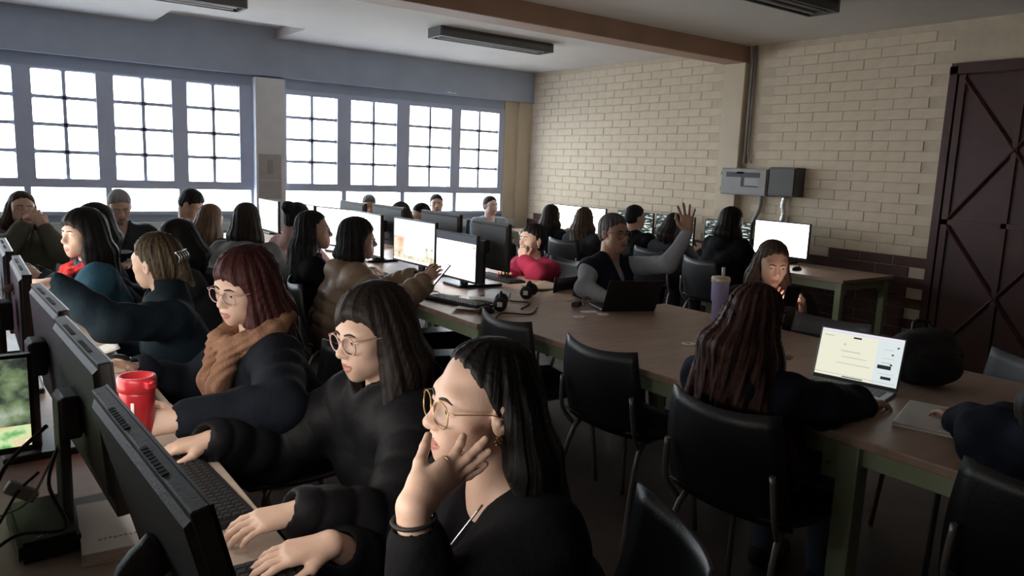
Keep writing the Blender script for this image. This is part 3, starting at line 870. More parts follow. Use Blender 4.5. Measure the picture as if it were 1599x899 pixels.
def person(label, x, y, hz, face, head=(0, 0, 0), lean=.12, side=0, build='f', skin='mid', hair=None, top=None, pants=(.02, .025, .04), arms=None, lod=2,
           glasses=None, group='people seated at computers', extra=None, chair_at=True, mouth=0, beard=None, locks=(), shoes=(.015, .015, .016), knees=.40, seat_z=.565, brow=True, chair_label=None, chair_off=0.0):
    th = math.radians(face); F = A(math.cos(th), math.sin(th)); Rr = A(math.sin(th), -math.cos(th))
    px, py = x-lean*F[0]-side*Rr[0], y-lean*F[1]-side*Rr[1]
    def loc(w):                                     # world -> local (x right, y forward)
        w = np.array(w, float); d = w[:2]-A(px, py); return A(d@Rr, d@F, w[2])
    fine = lod <= 1; r_skin, r_cloth, r_hair = RES[lod]
    man = build == 'm'
    HCn = A(side, lean, hz); HR = rot(*[math.radians(a) for a in (head[0], head[1], head[2])])
    NB = A(side*.85, lean*.80-.01, hz-.178)          # base of the neck
    sw = .185 if man else .160
    # body prims
    CH = A(side*.6, lean*.55, hz-.36); PV = A(0, 0, seat_z)
    sh = {1: NB+A(sw, -.005, -.045), -1: NB+A(-sw, -.005, -.045)}
    body = []
    jaw = HCn+HR@A(0, -.028, -.060)
    body.append(cone(NB+A(0, 0, -.03), jaw, .054 if not man else .062, .048 if not man else .058, .03))
    for s in (-1, 1):
        body.append(cone(PV+A(s*.075, 0, 0), CH+A(s*.065, 0, 0), .098, .098 if not man else .112, .05))
        body.append(cone(CH+A(s*.065, 0, 0), NB+A(s*.075, -.01, -.075), .10 if not man else .115, .07, .05))
        body.append(cone(NB+A(s*.03, -.01, .0), sh[s], .035, .045, .04))
    legs = []
    for s in (-1, 1):
        hp = PV+A(s*.085, .02, -.02); kn = A(s*.115, knees, seat_z-.04); an = A(s*.12, knees+.02, .09)
        legs.append((hp, kn, an))
        body += [cone(hp, kn, .080, .055, .03), cone(kn, an, .054, .036, .02), cone(an+A(0, -.03, -.045), an+A(0, .13, -.055), .032, .026, .02)]
    sleeves = {}; hands = []
    for s in (-1, 1):
        spec = (arms or {}).get(s, 'desk')
        if isinstance(spec, str):
            if spec == 'desk': spec = dict(w=A(s*.13, lean+.30, .775))
            elif spec == 'lap': spec = dict(w=A(s*.10, .25, seat_z+.10))
        else:
            spec = dict(spec)
            if 'world' in spec: spec['w'] = loc(spec['world'])
        pole = spec.get('pole', A(s*.55, -.45, -.8))
        if 'elbow' in spec: E_, Wp = loc(spec['elbow']), spec['w']
        else: E_, Wp = ik(sh[s], spec['w'], .285, .245, A(*pole))
        fw = spec.get('fwd'); fw = (Wp-E_) if fw is None else (np.array(fw, float))
        if 'fwd_w' in spec: q = np.array(spec['fwd_w'], float); fw = A(q[:2]@Rr, q[:2]@F, q[2])
        nr = A(*spec.get('nrm', (0, .2, 1)))
        if 'nrm_w' in spec: q = np.array(spec['nrm_w'], float); nr = A(q[:2]@Rr, q[:2]@F, q[2])
        body += [cone(sh[s], E_, .047 if not man else .054, .040 if not man else .046, .03), cone(E_, Wp, .040, .0255 if not man else .029, .02)]
        sleeves[s] = (sh[s], E_, Wp)
        if 'fingers' in spec:
            hands += spec['fingers'](loc, Wp)
        else:
            hands += hand_prims(Wp, fw, nr, -s if False else s, spec.get('curl', .35), spec.get('spread', .12), 1.08 if man else 1.0)
    hp_l = head_prims(fine, build, mouth)
    allp = body+hands
    lo, hi = bounds(allp); lo = np.minimum(lo, HCn-.14); hi = np.maximum(hi, HCn+.14)
    hlo, hhi = (bounds(hands, .04) if hands else (None, None))
    def f_body(P):
        d = eval_list(body, P)
        if hands:
            m_ = ((P > hlo) & (P < hhi)).all(1)
            if m_.any(): d[m_] = eval_list(hands, P[m_], None if False else d[m_])
        m_ = (np.abs(P-HCn) < .19).all(1)
        if m_.any():
            dh = eval_list(hp_l, (P[m_]-HCn)@HR); d[m_] = smin(d[m_], dh, .014)
        return d
    V, Q = sdf_mesh(f_body, lo, hi, r_skin)
    cen = (V[Q].mean(1)-HCn)@HR
    lipm = (np.abs(cen[:, 0]) < .0235) & (cen[:, 1] > .071) & (cen[:, 2] < -.0575+.0) & (cen[:, 2] > -.0825)
    ax = np.abs(cen[:, 0])/.0235
    lipm &= (cen[:, 2] > -.0685-.0130*np.sqrt(np.clip(1-ax**2, 0, 1))) & (cen[:, 2] < -.0680+.0100*np.sqrt(np.clip(1-ax**2, 0, 1)))
    me = np_mesh('person', V, Q, [SKIN[skin], LIP[skin]], lipm)
    o = link('person', me); o.location = (px, py, 0); o.rotation_euler = (0, 0, th-PI/2)
    tag(o, label, 'person', group)
    hm4 = Matrix([[*HR[i], HCn[i]] for i in range(3)]+[[0, 0, 0, 1]])
    # ---- garment
    if top is not None:
        t = top.get('t', .018); puff = top.get('quilt'); nap = top.get('folds', .004)
        G = []
        for s in (-1, 1):
            G.append(cone(PV+A(s*.075, 0, -.03), CH+A(s*.068, .0, 0), .105+t, .108+t+(.008 if man else 0), .05, 1, puff))
            G.append(cone(CH+A(s*.068, 0, 0), NB+A(s*.080, -.008, -.080), .108+t+(.008 if man else 0), .078+t, .05, 1, puff))
            G.append(cone(NB+A(s*.045, -.012, -.012), sh[s], .034+t*.9, .052+t, .04))
            if not top.get('vest'):
                S_, E_, Wp = sleeves[s]; cf = top.get('cuff', .93)
                G.append(cone(S_, E_, .056+t, .050+t, .035, 1, puff)); G.append(cone(E_, E_+(Wp-E_)*cf, .050+t, .034+t*.8, .022, 1, puff))
        cl = top.get('collar', 'crew'); up = (jaw-NB)/np.linalg.norm(jaw-NB)
        if cl == 'high':
            G.append(cone(NB+up*(-.03), NB+up*.075, .085+t*.6, .074+t*.6, .03))
        elif cl == 'hood':
            G.append(ell(NB+A(0, -.085, -.01), (.125, .075, .075), .03)); G.append(cone(NB+up*(-.03), NB+up*.03, .085+t*.6, .075+t*.4, .03))
            for s in (-1, 1): G.append(cone(NB+A(s*.095, -.04, .0), NB+A(s*.055, .075, -.055), .034, .026, .025))
        elif cl == 'lapel':
            for s in (-1, 1): G.append(cone(NB+A(s*.075, -.03, .022), NB+A(s*.040, .105, -.10), .026, .016, .02)); 
            G.append(cone(NB+A(-.07, -.035, .022), NB+A(.07, -.035, .022), .026, .026, .02))
        else:
            G.append(cone(NB+up*(-.03), NB+up*.018, .075+t*.5, .066+t*.5, .03))
        for q in top.get('more', ()): G.append(q)
        cut = [cone(NB+up*(-.06 if cl in ('lapel', 'v') else -.01), NB+up*.20, .060, .070, .012, -1)]
        if cl in ('lapel', 'v', 'hood', 'high'):
            cut.append(cone(NB+A(0, .10, -.12 if cl != 'high' else .03), NB+A(0, .07, .08), .012 if cl != 'v' else .02, .075, .012, -1))
        for s in (-1, 1):
            if not top.get('vest'):
                S_, E_, Wp = sleeves[s]; cf = top.get('cuff', .93); e = E_+(Wp-E_)*cf; u = (Wp-E_)/np.linalg.norm(Wp-E_)
                cut.append(cone(e+u*.005, e+u*.16, .031, .040, .004, -1))
            else: cut.append(cone(sh[s]+A(s*.045, 0, -.03), sh[s]+A(s*.18, 0, -.08), .075, .09, .012, -1))
        glo, ghi = bounds(G)
        fl = A(*glo); fl[2] = seat_z-.10
        def f_top(P):
            d = eval_list(G, P)+fold_noise(P, nap)
            d = eval_list(cut, P, d)
            return np.maximum(d, (seat_z-.10)-P[:, 2])*.9
        V, Q = sdf_mesh(f_top, np.maximum(glo, fl-.03), ghi, r_cloth)
        c = link(top.get('name', 'jacket'), np_mesh('jacket', V, Q, [top['mat']]), o)
        if 'label' in top: c['label'] = top['label']
        if top.get('under'):                          # shirt sleeves below a vest
            U = []
            for s in (-1, 1):
                S_, E_, Wp = sleeves[s]
                U += [cone(S_, E_, .062, .056, .035), cone(E_, E_+(Wp-E_)*.94, .056, .038, .022)]
                U.append(cone(NB+A(s*.045, -.012, -.012), S_, .040, .060, .04))
            U.append(cone(NB+up*(-.05), NB+up*.035, .072, .064, .03)); U.append(ell(NB+A(0, .045, -.13), (.06, .07, .12), .03))
            ulo, uhi = bounds(U); uc = [cone(NB+up*.0, NB+up*.2, .057, .062, .006, -1)]
            V, Q = sdf_mesh(lambda P: eval_list(uc, P, eval_list(U, P)+fold_noise(P, .004))*.9, ulo, uhi, r_cloth)
            link('shirt', np_mesh('shirt', V, Q, [top['under']]), o)
    # ---- trousers and shoes
    Lg = []
    for hp, kn, an in legs:
        Lg += [cone(hp, kn, .094, .069, .04), cone(kn, an+A(0, 0, .01), .068, .056, .02)]
    Lg.append(ell(PV+A(0, -.01, -.0), (.185, .135, .115), .05))
    llo, lhi = bounds(Lg)
    V, Q = sdf_mesh(lambda P: (eval_list(Lg, P)+fold_noise(P, .004))*.9, llo, lhi, .013 if lod < 3 else .018)
    link('trousers', np_mesh('trousers', V, Q, [mat('trousers_%d_%d_%d' % tuple(int(v*255) for v in pants), pants, .85, .12, 9, .25, 80)]), o)
    Sh = []
    for hp, kn, an in legs:
        Sg = [cone(an+A(0, -.035, -.048), an+A(0, .14, -.058), .042, .036, .02), cone(an+A(0, -.01, -.02), an+A(0, .0, .03), .044, .046, .02)]
        slo, shi = bounds(Sg)
        V, Q = sdf_mesh(lambda P: np.maximum(eval_list(Sg, P), .002-P[:, 2]), slo, shi, .012)
        link('shoe', np_mesh('shoe', V, Q, [mat('shoe_%d' % int(shoes[0]*1000), shoes, .6)]), o)
    # ---- hair
    if hair:
        hk = hair.get('kind', 'long'); vol = hair.get('vol', 0.0)
        hl = hair.get('line', (.072, .078)); ear = hair.get('ear', -.02); tp = hair.get('temple', (-.005, .0))
        cap = [ell((0, -.023, .038), (.081+vol, .099+vol, .088+vol))]
        if hk != 'short': cap.append(ell((0, -.045, -.020), (.074+vol, .072+vol, .075), .03))
        else: cap.append(ell((0, -.052, -.015), (.070, .060, .060), .025))
        for q in hair.get('head', ()): cap.append(q)
        LK = []
        ln = hair.get('len', 0)
        if hk in ('long', 'bob'):
            n_l = 9; ph0, ph1 = hair.get('arc', (-115, 115))
            for i in range(n_l):
                ph = math.radians(ph0+(ph1-ph0)*i/(n_l-1))
                out = hair.get('out', .03)*(1 if abs(ph) > .6 else .8)
                a_ = HCn+HR@A(.062*math.sin(ph), -.030-.060*math.cos(ph), .0)
                mid = HCn+HR@A((.075+out*.5)*math.sin(ph), -.032-(.072+out)*math.cos(ph), -.10); 
                hd = A(HR[0, 1], HR[1, 1]); hd /= np.linalg.norm(hd); hr_ = A(hd[1], -hd[0])
                e2 = HCn[:2]+hr_*(.088+out)*math.sin(ph)*hair.get('wide', 1.0)+hd*(-.03-(.075+out*1.2)*math.cos(ph))
                en = A(e2[0], e2[1]-hair.get('back', .0), HCn[2]-ln*(1-.12*abs(math.sin(ph*1.7))))
                LK += [cone(a_, mid, .030, .032, .03), cone(mid, en, .032, hair.get('tip', .016), .03)]
        for q in locks: LK.append(q(loc, HCn, HR) if callable(q) else q)
        hlp = ell((0, .0, .0), (.01, .01, .01))
        y0, z0 = hl; y1, z1 = tp; nn = A(0, (z0-z1), -(y0-y1)); nn = nn/np.linalg.norm(nn)
        amp = hair.get('amp', .0028); asy = hair.get('part', 0)
        clip_d = hair.get('clip')
        def f_hair(P):
            H_ = (P-HCn)@HR
            d = eval_list(cap, H_)
            pl = (H_-A(0, y0, z0))@nn+asy*H_[:, 0]
            rem = np.maximum(-pl, -(H_[:, 1]-ear))
            d = smax(d, -rem, .010)
            if LK:
                e = eval_list(LK, P)
                fr = eval_list([ell((0, .075, -.045), (.058, .075, .095))], H_) if hair.get('face_clear', True) else None
                if fr is not None: e = smax(e, -fr, .012)
                d = smin(d, e, .025)
            return (d+strand_noise(H_, amp, fine))*.8
        hlo = HCn-.16; hhi = HCn+.16
        if LK: l2, h2 = bounds(LK); hlo = np.minimum(hlo, l2); hhi = np.maximum(hhi, h2)
        V, Q = sdf_mesh(f_hair, hlo, hhi, r_hair)
        hme = np_mesh('hair', V, Q, [HAIR[hair['col']]]); set_strand(hme, (V-HCn)@HR)
        c = link(hair.get('name', 'hair'), hme, o)
        if 'label' in hair: c['label'] = hair['label']
    if beard:
        Bd = [cone((-.045, .02, -.075), (0, .068, -.100), .020, .024, .02), cone((.045, .02, -.075), (0, .068, -.100), .020, .024, .02)]
        def f_b(P):
            H_ = (P-HCn)@HR; return eval_list(Bd, H_)+strand_noise(H_, .002, False)
        V, Q = sdf_mesh(f_b, HCn-.15, HCn+.1, r_hair); hme = np_mesh('beard', V, Q, [HAIR[beard]]); set_strand(hme, (V-HCn)@HR); link('beard', hme, o)
    # ---- eyes, brows
    if lod < 3 or abs(head[0]) < 200:
        for s in (-1, 1):
            q = MB(); M_ = hm4 @ Matrix.Translation((s*.0315, .0665 if fine else .0695, -.0005)) @ Matrix.Diagonal((1, 1, 1 if fine else .42, 1)) @ Matrix.Rotation(-PI/2, 4, 'X')
            r_ = .0128; prof = [(r_*math.sin(a_), r_*math.cos(a_)*(1 if fine else .8)) for a_ in [PI, 2.4, 1.8, 1.3, .9, .65, .44, .3, .19, .08, .0]]
            n0 = len(q.f); q.lathe(prof, 12, M_)
            for fi, f_ in enumerate(q.f):
                zc = sum(((M_.inverted() @ Vector(q.v[k])).z for k in f_))/len(f_)
                q.m[fi] = 2 if zc > .01250*(1 if fine else .8) else 1 if zc > .01165*(1 if fine else .8) else 0
            q.build('eye', [EYE_W, EYE_I, EYE_P], o)
            if brow:
                q = MB(); pts = [hm4 @ Vector((s*bx_, skin_y(hp_l, s*bx_, bz_)+.0008, bz_)) for bx_, bz_ in ((.011, .0175), (.022, .0205), (.035, .0215), (.047, .0165))]
                q.tube(bez(*pts, n=3), [.0022, .0026, .0029, .0030, .0030, .0029, .0027, .0024, .0018, .0010], 6); q.build('eyebrow', BROW if not (hair and hair['col'] in ('grey', 'salt')) else HAIR['salt'], o)
    if glasses:
        gm, shape, gr = glasses
        q = MB(); lens = []
        for s in (-1, 1):
            c_ = Vector((s*.0335, .092, -.006)); pts = []
            for k in range(25):
                a_ = 2*PI*k/24; ca, sa = math.cos(a_), math.sin(a_); e_ = .85 if shape == 'square' else 1
                xx = math.copysign(abs(ca)**e_, ca)*.0265; zz = math.copysign(abs(sa)**e_, sa)*.0235
                pts.append(hm4 @ (c_+Vector((xx, -abs(xx+s*.0)*.0-(.006*(xx*s+.0265)/.053), zz))))
            q.tube(pts, gr, 6, False); lens.append(pts[:24])
            q.tube([hm4 @ Vector(v) for v in ((s*.060, .0865, .006), (s*.073, .080, .008), (s*.0795, .010, .004), (s*.080, -.014, -.004), (s*.078, -.03, -.022))], gr*.9, 6)
            q.tube([hm4 @ Vector(v) for v in ((s*.0085, .0935, -.002), (s*.0075, .0885, -.008), (s*.0085, .0855, -.014))], gr*.6, 5)
        q.tube(bez(*[hm4 @ Vector(v) for v in ((-.0085, .0925, .001), (0, .0955, .004), (.0085, .0925, .001))], n=3), gr, 6)
        g = q.build('glasses', gm, o)
        for pts in lens:
            qq = MB(); qq.add(pts, [tuple(range(24))]); qq.build('lens', m_lens, g)
    for fn in (extra or ()): fn(o, loc, HCn, HR, hm4, NB, sleeves)
    if chair_at:
        cx, cy = px+F[0]*(.02+chair_off), py+F[1]*(.02+chair_off)
        chair(cx, cy, th, chair_label or ('black plastic chair under the '+label))
    HEADC[label] = (o, HCn)
    return o
# ================================================================ the people
BLK = cloth('black', (.0065, .0065, .008), .85); PUF = mat('cloth_black_puffer', (.0075, .0075, .009), .6, .1, 9, .25, 30, spec=.2)
NAVY = cloth('navy', (.010, .013, .020)); TEAL = cloth('dark_teal', (.014, .026, .036), .8); BLUE = cloth('petrol_blue', (.030, .085, .130))
TAN = mat('cloth_tan_puffer', (.27, .185, .12), .5, .1, 9, .15, 40); GREY = cloth('grey', (.20, .205, .20)); PINK = cloth('pale_pink', (.50, .31, .29)); CRIM = cloth('crimson_pink', (.42, .035, .085))
CHAR = cloth('charcoal', (.042, .046, .056)); LBLUE = cloth('light_blue', (.30, .36, .42)); SHIRT = cloth('pale_grey_shirt', (.33, .35, .38)); OLIVE = cloth('olive', (.12, .12, .09))  # charcoal is lightened and blued to imitate window glare on dark clothes
SCARF = cloth('tan_scarf', (.30, .165, .105), .9, .4, 120); RED = cloth('red_scarf', (.55, .045, .045), .85, .3, 100); PATT = cloth('pale_print', (.40, .33, .29), .8, .3, 50); DNAVY = cloth('dark_navy', (.012, .016, .028))
m_band = mat('black_band', (.012, .010, .011), .6)
DEG = math.radians

def scarf(matr, name, rx=.105, ry=.10, r=.036, drop=.30, label=None, res=.006):
    def fn(o, loc, HCn, HR, hm4, NB, sl):
        S = []; n = 14
        pts = [NB+A(rx*math.sin(2*PI*k/n), .012+ry*math.cos(2*PI*k/n), .035-.045*math.cos(2*PI*k/n)) for k in range(n)]
        for k in range(n): S.append(cone(pts[k], pts[(k+1) % n], r, r, .012))
        for s in (-1, 1):
            S.append(cone(NB+A(s*.062, .11, -.01), NB+A(s*.045, .145, -drop*.5), r*.95, r*1.05, .015)); S.append(cone(NB+A(s*.045, .145, -drop*.5), NB+A(s*.03, .135, -drop), r*1.05, r*.7, .02))
        lo, hi = bounds(S)
        cut = [cone(NB+A(0, 0, -.1), NB+A(0, .01, .2), .055, .066, .01, -1)]
        V, Q = sdf_mesh(lambda P: (eval_list(cut, P, eval_list(S, P))+.0035*np.sin(130*P[:, 0]+90*P[:, 1]+18*np.sin(14*P[:, 2]))+fold_noise(P, .004))*.8, lo, hi, res)
        link(name, np_mesh(name, V, Q, [matr]), o)
    return fn
def ring_at(name, matr, p, ax, R_, r_):
    def fn(o, loc, HCn, HR, hm4, NB, sl):
        c = Vector(loc(p)); a = Vector(loc(np.array(p)+np.array(ax)))-c; a.normalize(); u = a.orthogonal().normalized(); v = a.cross(u)
        q = MB(); q.tube([c+(u*math.cos(t)+v*math.sin(t))*R_ for t in [2*PI*k/24 for k in range(25)]], r_, 6, False); q.build(name, matr, o)
    return fn
def earrings(matr):
    def fn(o, loc, HCn, HR, hm4, NB, sl):
        for s in (-1, 1):
            q = MB()
            for k in range(7):
                a_ = 2*PI*k/7; c = hm4 @ Vector((s*.081, -.008+.006*math.cos(a_), -.046+.008*math.sin(a_)))
                q.lathe([(.0001, -.003), (.003, -.0015), (.003, .0015), (.0001, .003)], 6, Matrix.Translation(c))
            e = q.build('earring', matr, o); e['kind'] = 'stuff'
    return fn
def zip_line(matr, pts_fn, r=.0022, name='zipper'):
    def fn(o, loc, HCn, HR, hm4, NB, sl):
        q = MB(); q.tube([Vector(p) for p in bez(*[tuple(v) for v in pts_fn(NB)], n=6)], r, 5); q.build(name, matr, o)
    return fn
def strands(matr, n, spread, length, seed=1, r=.0011, back=.0):
    """loose fly-away locks over the hair mass"""
    def fn(o, loc, HCn, HR, hm4, NB, sl):
        rnd = random.Random(seed); q = MB()
        for i in range(n):
            ph = rnd.uniform(*spread)
            a = HCn+HR@A(.080*math.sin(ph), -.028-.094*math.cos(ph), rnd.uniform(.0, .06))
            d = A(a[0]-HCn[0], a[1]-HCn[1]); d /= np.linalg.norm(d)+1e-9
            L_ = length*rnd.uniform(.6, 1.05)
            p1 = a+A(d[0]*.028, d[1]*.028, -.10); p2 = a+A(d[0]*(.035+rnd.uniform(0, .03)), d[1]*(.035+rnd.uniform(0, .03))-back*.5, -L_*.6); p3 = p2+A(rnd.uniform(-.02, .02), rnd.uniform(-.02, .02)-back*.5, -L_*.4)
            q.tube(bez(tuple(a), tuple(p1), tuple(p2), tuple(p3), n=4), [r]*12+[r*.3], 4, False)
        c = q.build('loose_hair', matr, o); c['kind'] = 'stuff'
    return fn

# P1: cheek on her left hand
FING = dict(thumb=[(.586, 1.037, 1.001), (.601, 1.057, 1.024), (.622, 1.078, 1.041), (.638, 1.095, 1.053)],
            index=[(.635, 1.038, 1.022), (.660, 1.040, 1.034), (.675, 1.047, 1.048), (.683, 1.053, 1.056)],
            middle=[(.652, 1.036, 1.010), (.678, 1.030, 1.027), (.700, 1.028, 1.043), (.713, 1.027, 1.054)],
            ring=[(.662, 1.039, .995), (.686, 1.031, 1.009), (.704, 1.025, 1.024), (.716, 1.020, 1.034)],
            pinky=[(.667, 1.046, .980), (.689, 1.038, .989), (.704, 1.032, .999), (.714, 1.027, 1.009)])
def p1_fingers(loc, W):
    L = []
    for i, (n, b0) in enumerate((('index', (.580, 1.022, .992)), ('middle', (.586, 1.020, .985)), ('ring', (.590, 1.020, .977)), ('pinky', (.592, 1.022, .968)))):
        k = [loc(p) for p in FING[n]]; b0 = loc(b0)
        L += [cone(W+(b0-W)*.2, b0, .019, .016, .015), cone(b0, k[0], .0165, .0115, .013)]
        rr = (.0088, .0090, .0086, .0076)[i]
        for s in range(3): L.append(cone(k[s], k[s+1], rr*(1-.05*s), rr*(.95-.07*s), .0035))
    k = [loc(p) for p in FING['thumb']]
    L += [cone(W+(k[0]-W)*.3, k[0], .020, .0150, .014), cone(k[0], k[1], .0150, .0115, .012), cone(k[1], k[2], .0108, .0095, .005), cone(k[2], k[3], .0095, .0075, .004)]
    L += [cone(loc((.595, 1.030, 1.000)), loc((.630, 1.036, 1.012)), .0150, .0120, .014)]
    return L
person('person in black jacket resting a cheek on one hand, elbow on the table', .765, 1.13, 1.083, 176, (-5, -2, -2), .20, build='f', skin='light', lod=0,
       hair=dict(kind='long', col='black', len=.50, arc=(-72, 80), line=(.056, .094), temple=(.004, .012), ear=-.046, out=.035, wide=1.25, back=.12, amp=.0022, face_clear=True),
       top=dict(mat=BLK, t=.02, collar='lapel', cuff=.70, folds=.006), glasses=(m_gold, 'square', .0013),
       arms={-1: dict(w=None, world=(.563, 1.014, .968), elbow=(.585, 1.0, .775), fingers=p1_fingers), 1: dict(world=(.545, 1.30, .785), fwd_w=(-1, .12, -.05), nrm_w=(0, -.1, 1), curl=.25)},
       extra=[ring_at('wrist_band', m_band, (.5665, 1.0125, .950), (-.1, .06, 1), .0355, .0038), ring_at('finger_ring', m_gold, (.642, 1.039, 1.0255), (.9, .05, .45), .0098, .0013), earrings(m_gold),
              zip_line(m_silver, lambda NB: [NB+A(-.062, .070, .005), NB+A(-.045, .125, -.07), NB+A(-.010, .155, -.15), NB+A(-.004, .150, -.26)]),
              zip_line(m_silver, lambda NB: [NB+A(.062, .070, .005), NB+A(.045, .125, -.07), NB+A(.006, .155, -.15)], name='zipper_tape')],
       chair_at=False, locks=[
           lambda loc, H, R: cone(H+R@A(-.070, -.045, -.02), H+A(-.13, -.075, -.25), .024, .022, .03), lambda loc, H, R: cone(H+A(-.13, -.075, -.25), H+A(-.12, -.08, -.42), .024, .012, .03)])
chair(.90, 1.03, math.radians(153), 'black chair under the person resting a cheek on one hand')
# P2: black puffer, typing
person('person in black puffer jacket and clear round glasses typing on a keyboard', .853, 1.775, 1.078, 182, (6, 9, 2), .20, skin='light', lod=1,
       hair=dict(kind='bob', col='dark', len=.17, arc=(-108, 78), line=(.080, .066), temple=(.034, -.02), ear=.020, vol=.010, out=.022, tip=.026, part=-.30, amp=.0024),
       top=dict(mat=PUF, t=.034, collar='high', cuff=.95, quilt=(.008, .075), folds=.005), glasses=(m_pinkf, 'round', .0021),
       arms={1: dict(world=(.495, 1.965, .79), nrm_w=(0, 0, 1), fwd_w=(-1, .15, -.12), curl=.30), -1: dict(world=(.535, 1.43, .80), fwd_w=(-1, .18, -.10), nrm_w=(-.1, -.15, 1), curl=.32)},
       locks=[lambda loc, H, R: cone(H+R@A(.02, -.09, -.10), H+A(.04, -.19, -.21), .034, .026, .03), lambda loc, H, R: cone(H+R@A(-.03, -.09, -.10), H+A(-.05, -.17, -.20), .034, .026, .03)],
       chair_label='black chair under the person in the black puffer jacket')
# P3: red hair, tan scarf
person('person in navy jacket wrapped in a tan scarf, reaching past a red tumbler', .741, 2.50, 1.098, 184, (20, 12, -5), .18, skin='light', lod=1,
       hair=dict(kind='long', col='red', len=.34, arc=(-125, 92), line=(.080, .060), temple=(.040, -.02), ear=.016, vol=.012, out=.035, wide=1.3, tip=.024, back=.03, amp=.003),
       top=dict(mat=NAVY, t=.026, collar='lapel', cuff=.95, folds=.006), glasses=(m_pinkf, 'round', .0017),
       arms={-1: dict(world=(.455, 2.06, .82), elbow=(.70, 2.03, .83), fwd_w=(-1, .3, .0), nrm_w=(-.2, -.8, .4), curl=.75), 1: dict(world=(.46, 2.75, .79))},
       extra=[scarf(SCARF, 'scarf', .100, .10, .036, .26)], chair_label='black chair under the person with the tan scarf')
# P4: dark teal jacket, pointing
def claw(o, loc, HCn, HR, hm4, NB, sl):
    q = MB()
    for k in range(5):
        q.tube(bez(*[hm4 @ Vector(v) for v in ((-.03+.015*k, -.125, .045), (-.03+.015*k, -.140, .025), (-.03+.015*k, -.132, .0))], n=3), .003, 5)
    q.tube([hm4 @ Vector((-.035, -.127, .046)), hm4 @ Vector((.035, -.127, .046))], .004, 6)
    c = q.build('hair_clip', m_silver, o)
person('person in dark teal jacket turned away, pointing at a monitor', .645, 3.38, 1.078, 172, (-40, 2, -6), .16, skin='light', lod=1,
       hair=dict(kind='bun', col='streak', line=(.068, .075), temple=(.0, .0), ear=-.026, amp=.003, head=[cone((0, -.10, .01), (0, -.125, -.04), .034, .028, .03), cone((0, -.12, -.03), (.02, -.15, -.10), .022, .010, .02)]),
       top=dict(mat=TEAL, t=.022, collar='high', cuff=.95, folds=.005), arms={-1: dict(world=(.245, 3.03, 1.055), fwd_w=(-.75, -.55, .12), nrm_w=(-.2, -.3, .9), curl=.28, pole=(-.3, -.3, -1)), 1: dict(world=(.45, 3.72, .79))},
       extra=[claw], chair_label='black chair under the person pointing at a monitor')
# P5: petrol jacket, red scarf
person('person in petrol blue jacket with a bright red scarf', .501, 4.42, 1.098, 182, (24, 2, 0), .14, skin='light', lod=2,
       hair=dict(kind='bob', col='black', len=.24, arc=(-120, 88), line=(.080, .060), temple=(.030, -.02), ear=.006, vol=.012, out=.035, tip=.03),
       top=dict(mat=BLUE, t=.03, collar='crew', folds=.007), arms={-1: dict(world=(.30, 4.22, .80)), 1: 'desk'}, extra=[scarf(RED, 'scarf', .085, .085, .026, .16, res=.008)], chair_label='black chair under the person with the red scarf')
person('person in dark jacket half hidden behind the red scarf wearer', .66, 5.30, 1.075, 182, (0, 5, 0), .1, lod=3, hair=dict(kind='bob', col='black', len=.2, vol=.008), top=dict(mat=CHAR), chair_label='black chair behind the one of the red scarf wearer')
# P6: chin on clasped hands
person('person in dark vest with olive sleeves, chin on clasped hands', .355, 6.26, 1.105, -80, (-2, -2, -6), .14, skin='light', lod=2, mouth=.6,
       hair=dict(kind='long', col='brown', len=.20, line=(.066, .080), temple=(.005, .0), ear=-.02, arc=(-105, 105)),
       top=dict(mat=OLIVE, t=.03, collar='hood', folds=.006), arms={1: dict(world=(.355, 6.10, 1.0), elbow=(.24, 6.09, .84), fwd_w=(.55, .1, .55), nrm_w=(-.2, -1, .2), curl=.4), -1: dict(world=(.47, 6.09, .97), elbow=(.56, 6.05, .82), fwd_w=(-.3, .1, .7), nrm_w=(.2, -1, .2), curl=.5)},
       chair_label='black chair under the person with clasped hands')
# P7: grey hair, printed hoodie
def print_marks(o, loc, HCn, HR, hm4, NB, sl):
    q = MB(); m_ = []
    for (x0, z0, w, h) in ((0, -.155, .062, .014), (.055, -.205, .028, .010), (-.035, -.215, .022, .008), (-.02, -.235, .030, .012)):
        ring = [(x0+w*math.cos(t), z0+h*math.sin(t)) for t in [2*PI*k/14 for k in range(14)]]
        def fy(x, z): return .150+.012-.9*x*x+.22*(-z-.15)
        q.add([Vector((NB[0]+x, NB[1]+fy(x, z), NB[2]+z)) for x, z in ring]+[Vector((NB[0]+x, NB[1]+fy(x, z)+.004, NB[2]+z)) for x, z in ring], [tuple(range(14))[::-1], tuple(range(14, 28))]+[(k, (k+1) % 14, 14+(k+1) % 14, 14+k) for k in range(14)])
    c = q.build('chest_print', mat('white_print', (.55, .56, .58), .7), o); c['kind'] = 'stuff'
person('person in black hoodie with a white chest print, looking down by the window', .994, 6.44, 1.110, -92, (0, 26, 2), .10, build='m', skin='light', lod=2, beard='grey',  # lighter skin stands in for window glare on a backlit face
       hair=dict(kind='short', col='grey', line=(.066, .072), temple=(.01, .01), ear=-.03), top=dict(mat=CHAR, t=.024, collar='hood'), arms={1: 'lap', -1: 'lap'}, extra=[print_marks], chair_label='black chair under the person in the printed hoodie')
person('person in dark jacket hidden behind the pointing person', .98, 4.55, 1.03, 172, (0, 15, 0), .14, lod=3, hair=dict(kind='bob', col='black', len=.18, vol=.006), top=dict(mat=CHAR, t=.03), chair_label='black chair behind the pointing person')
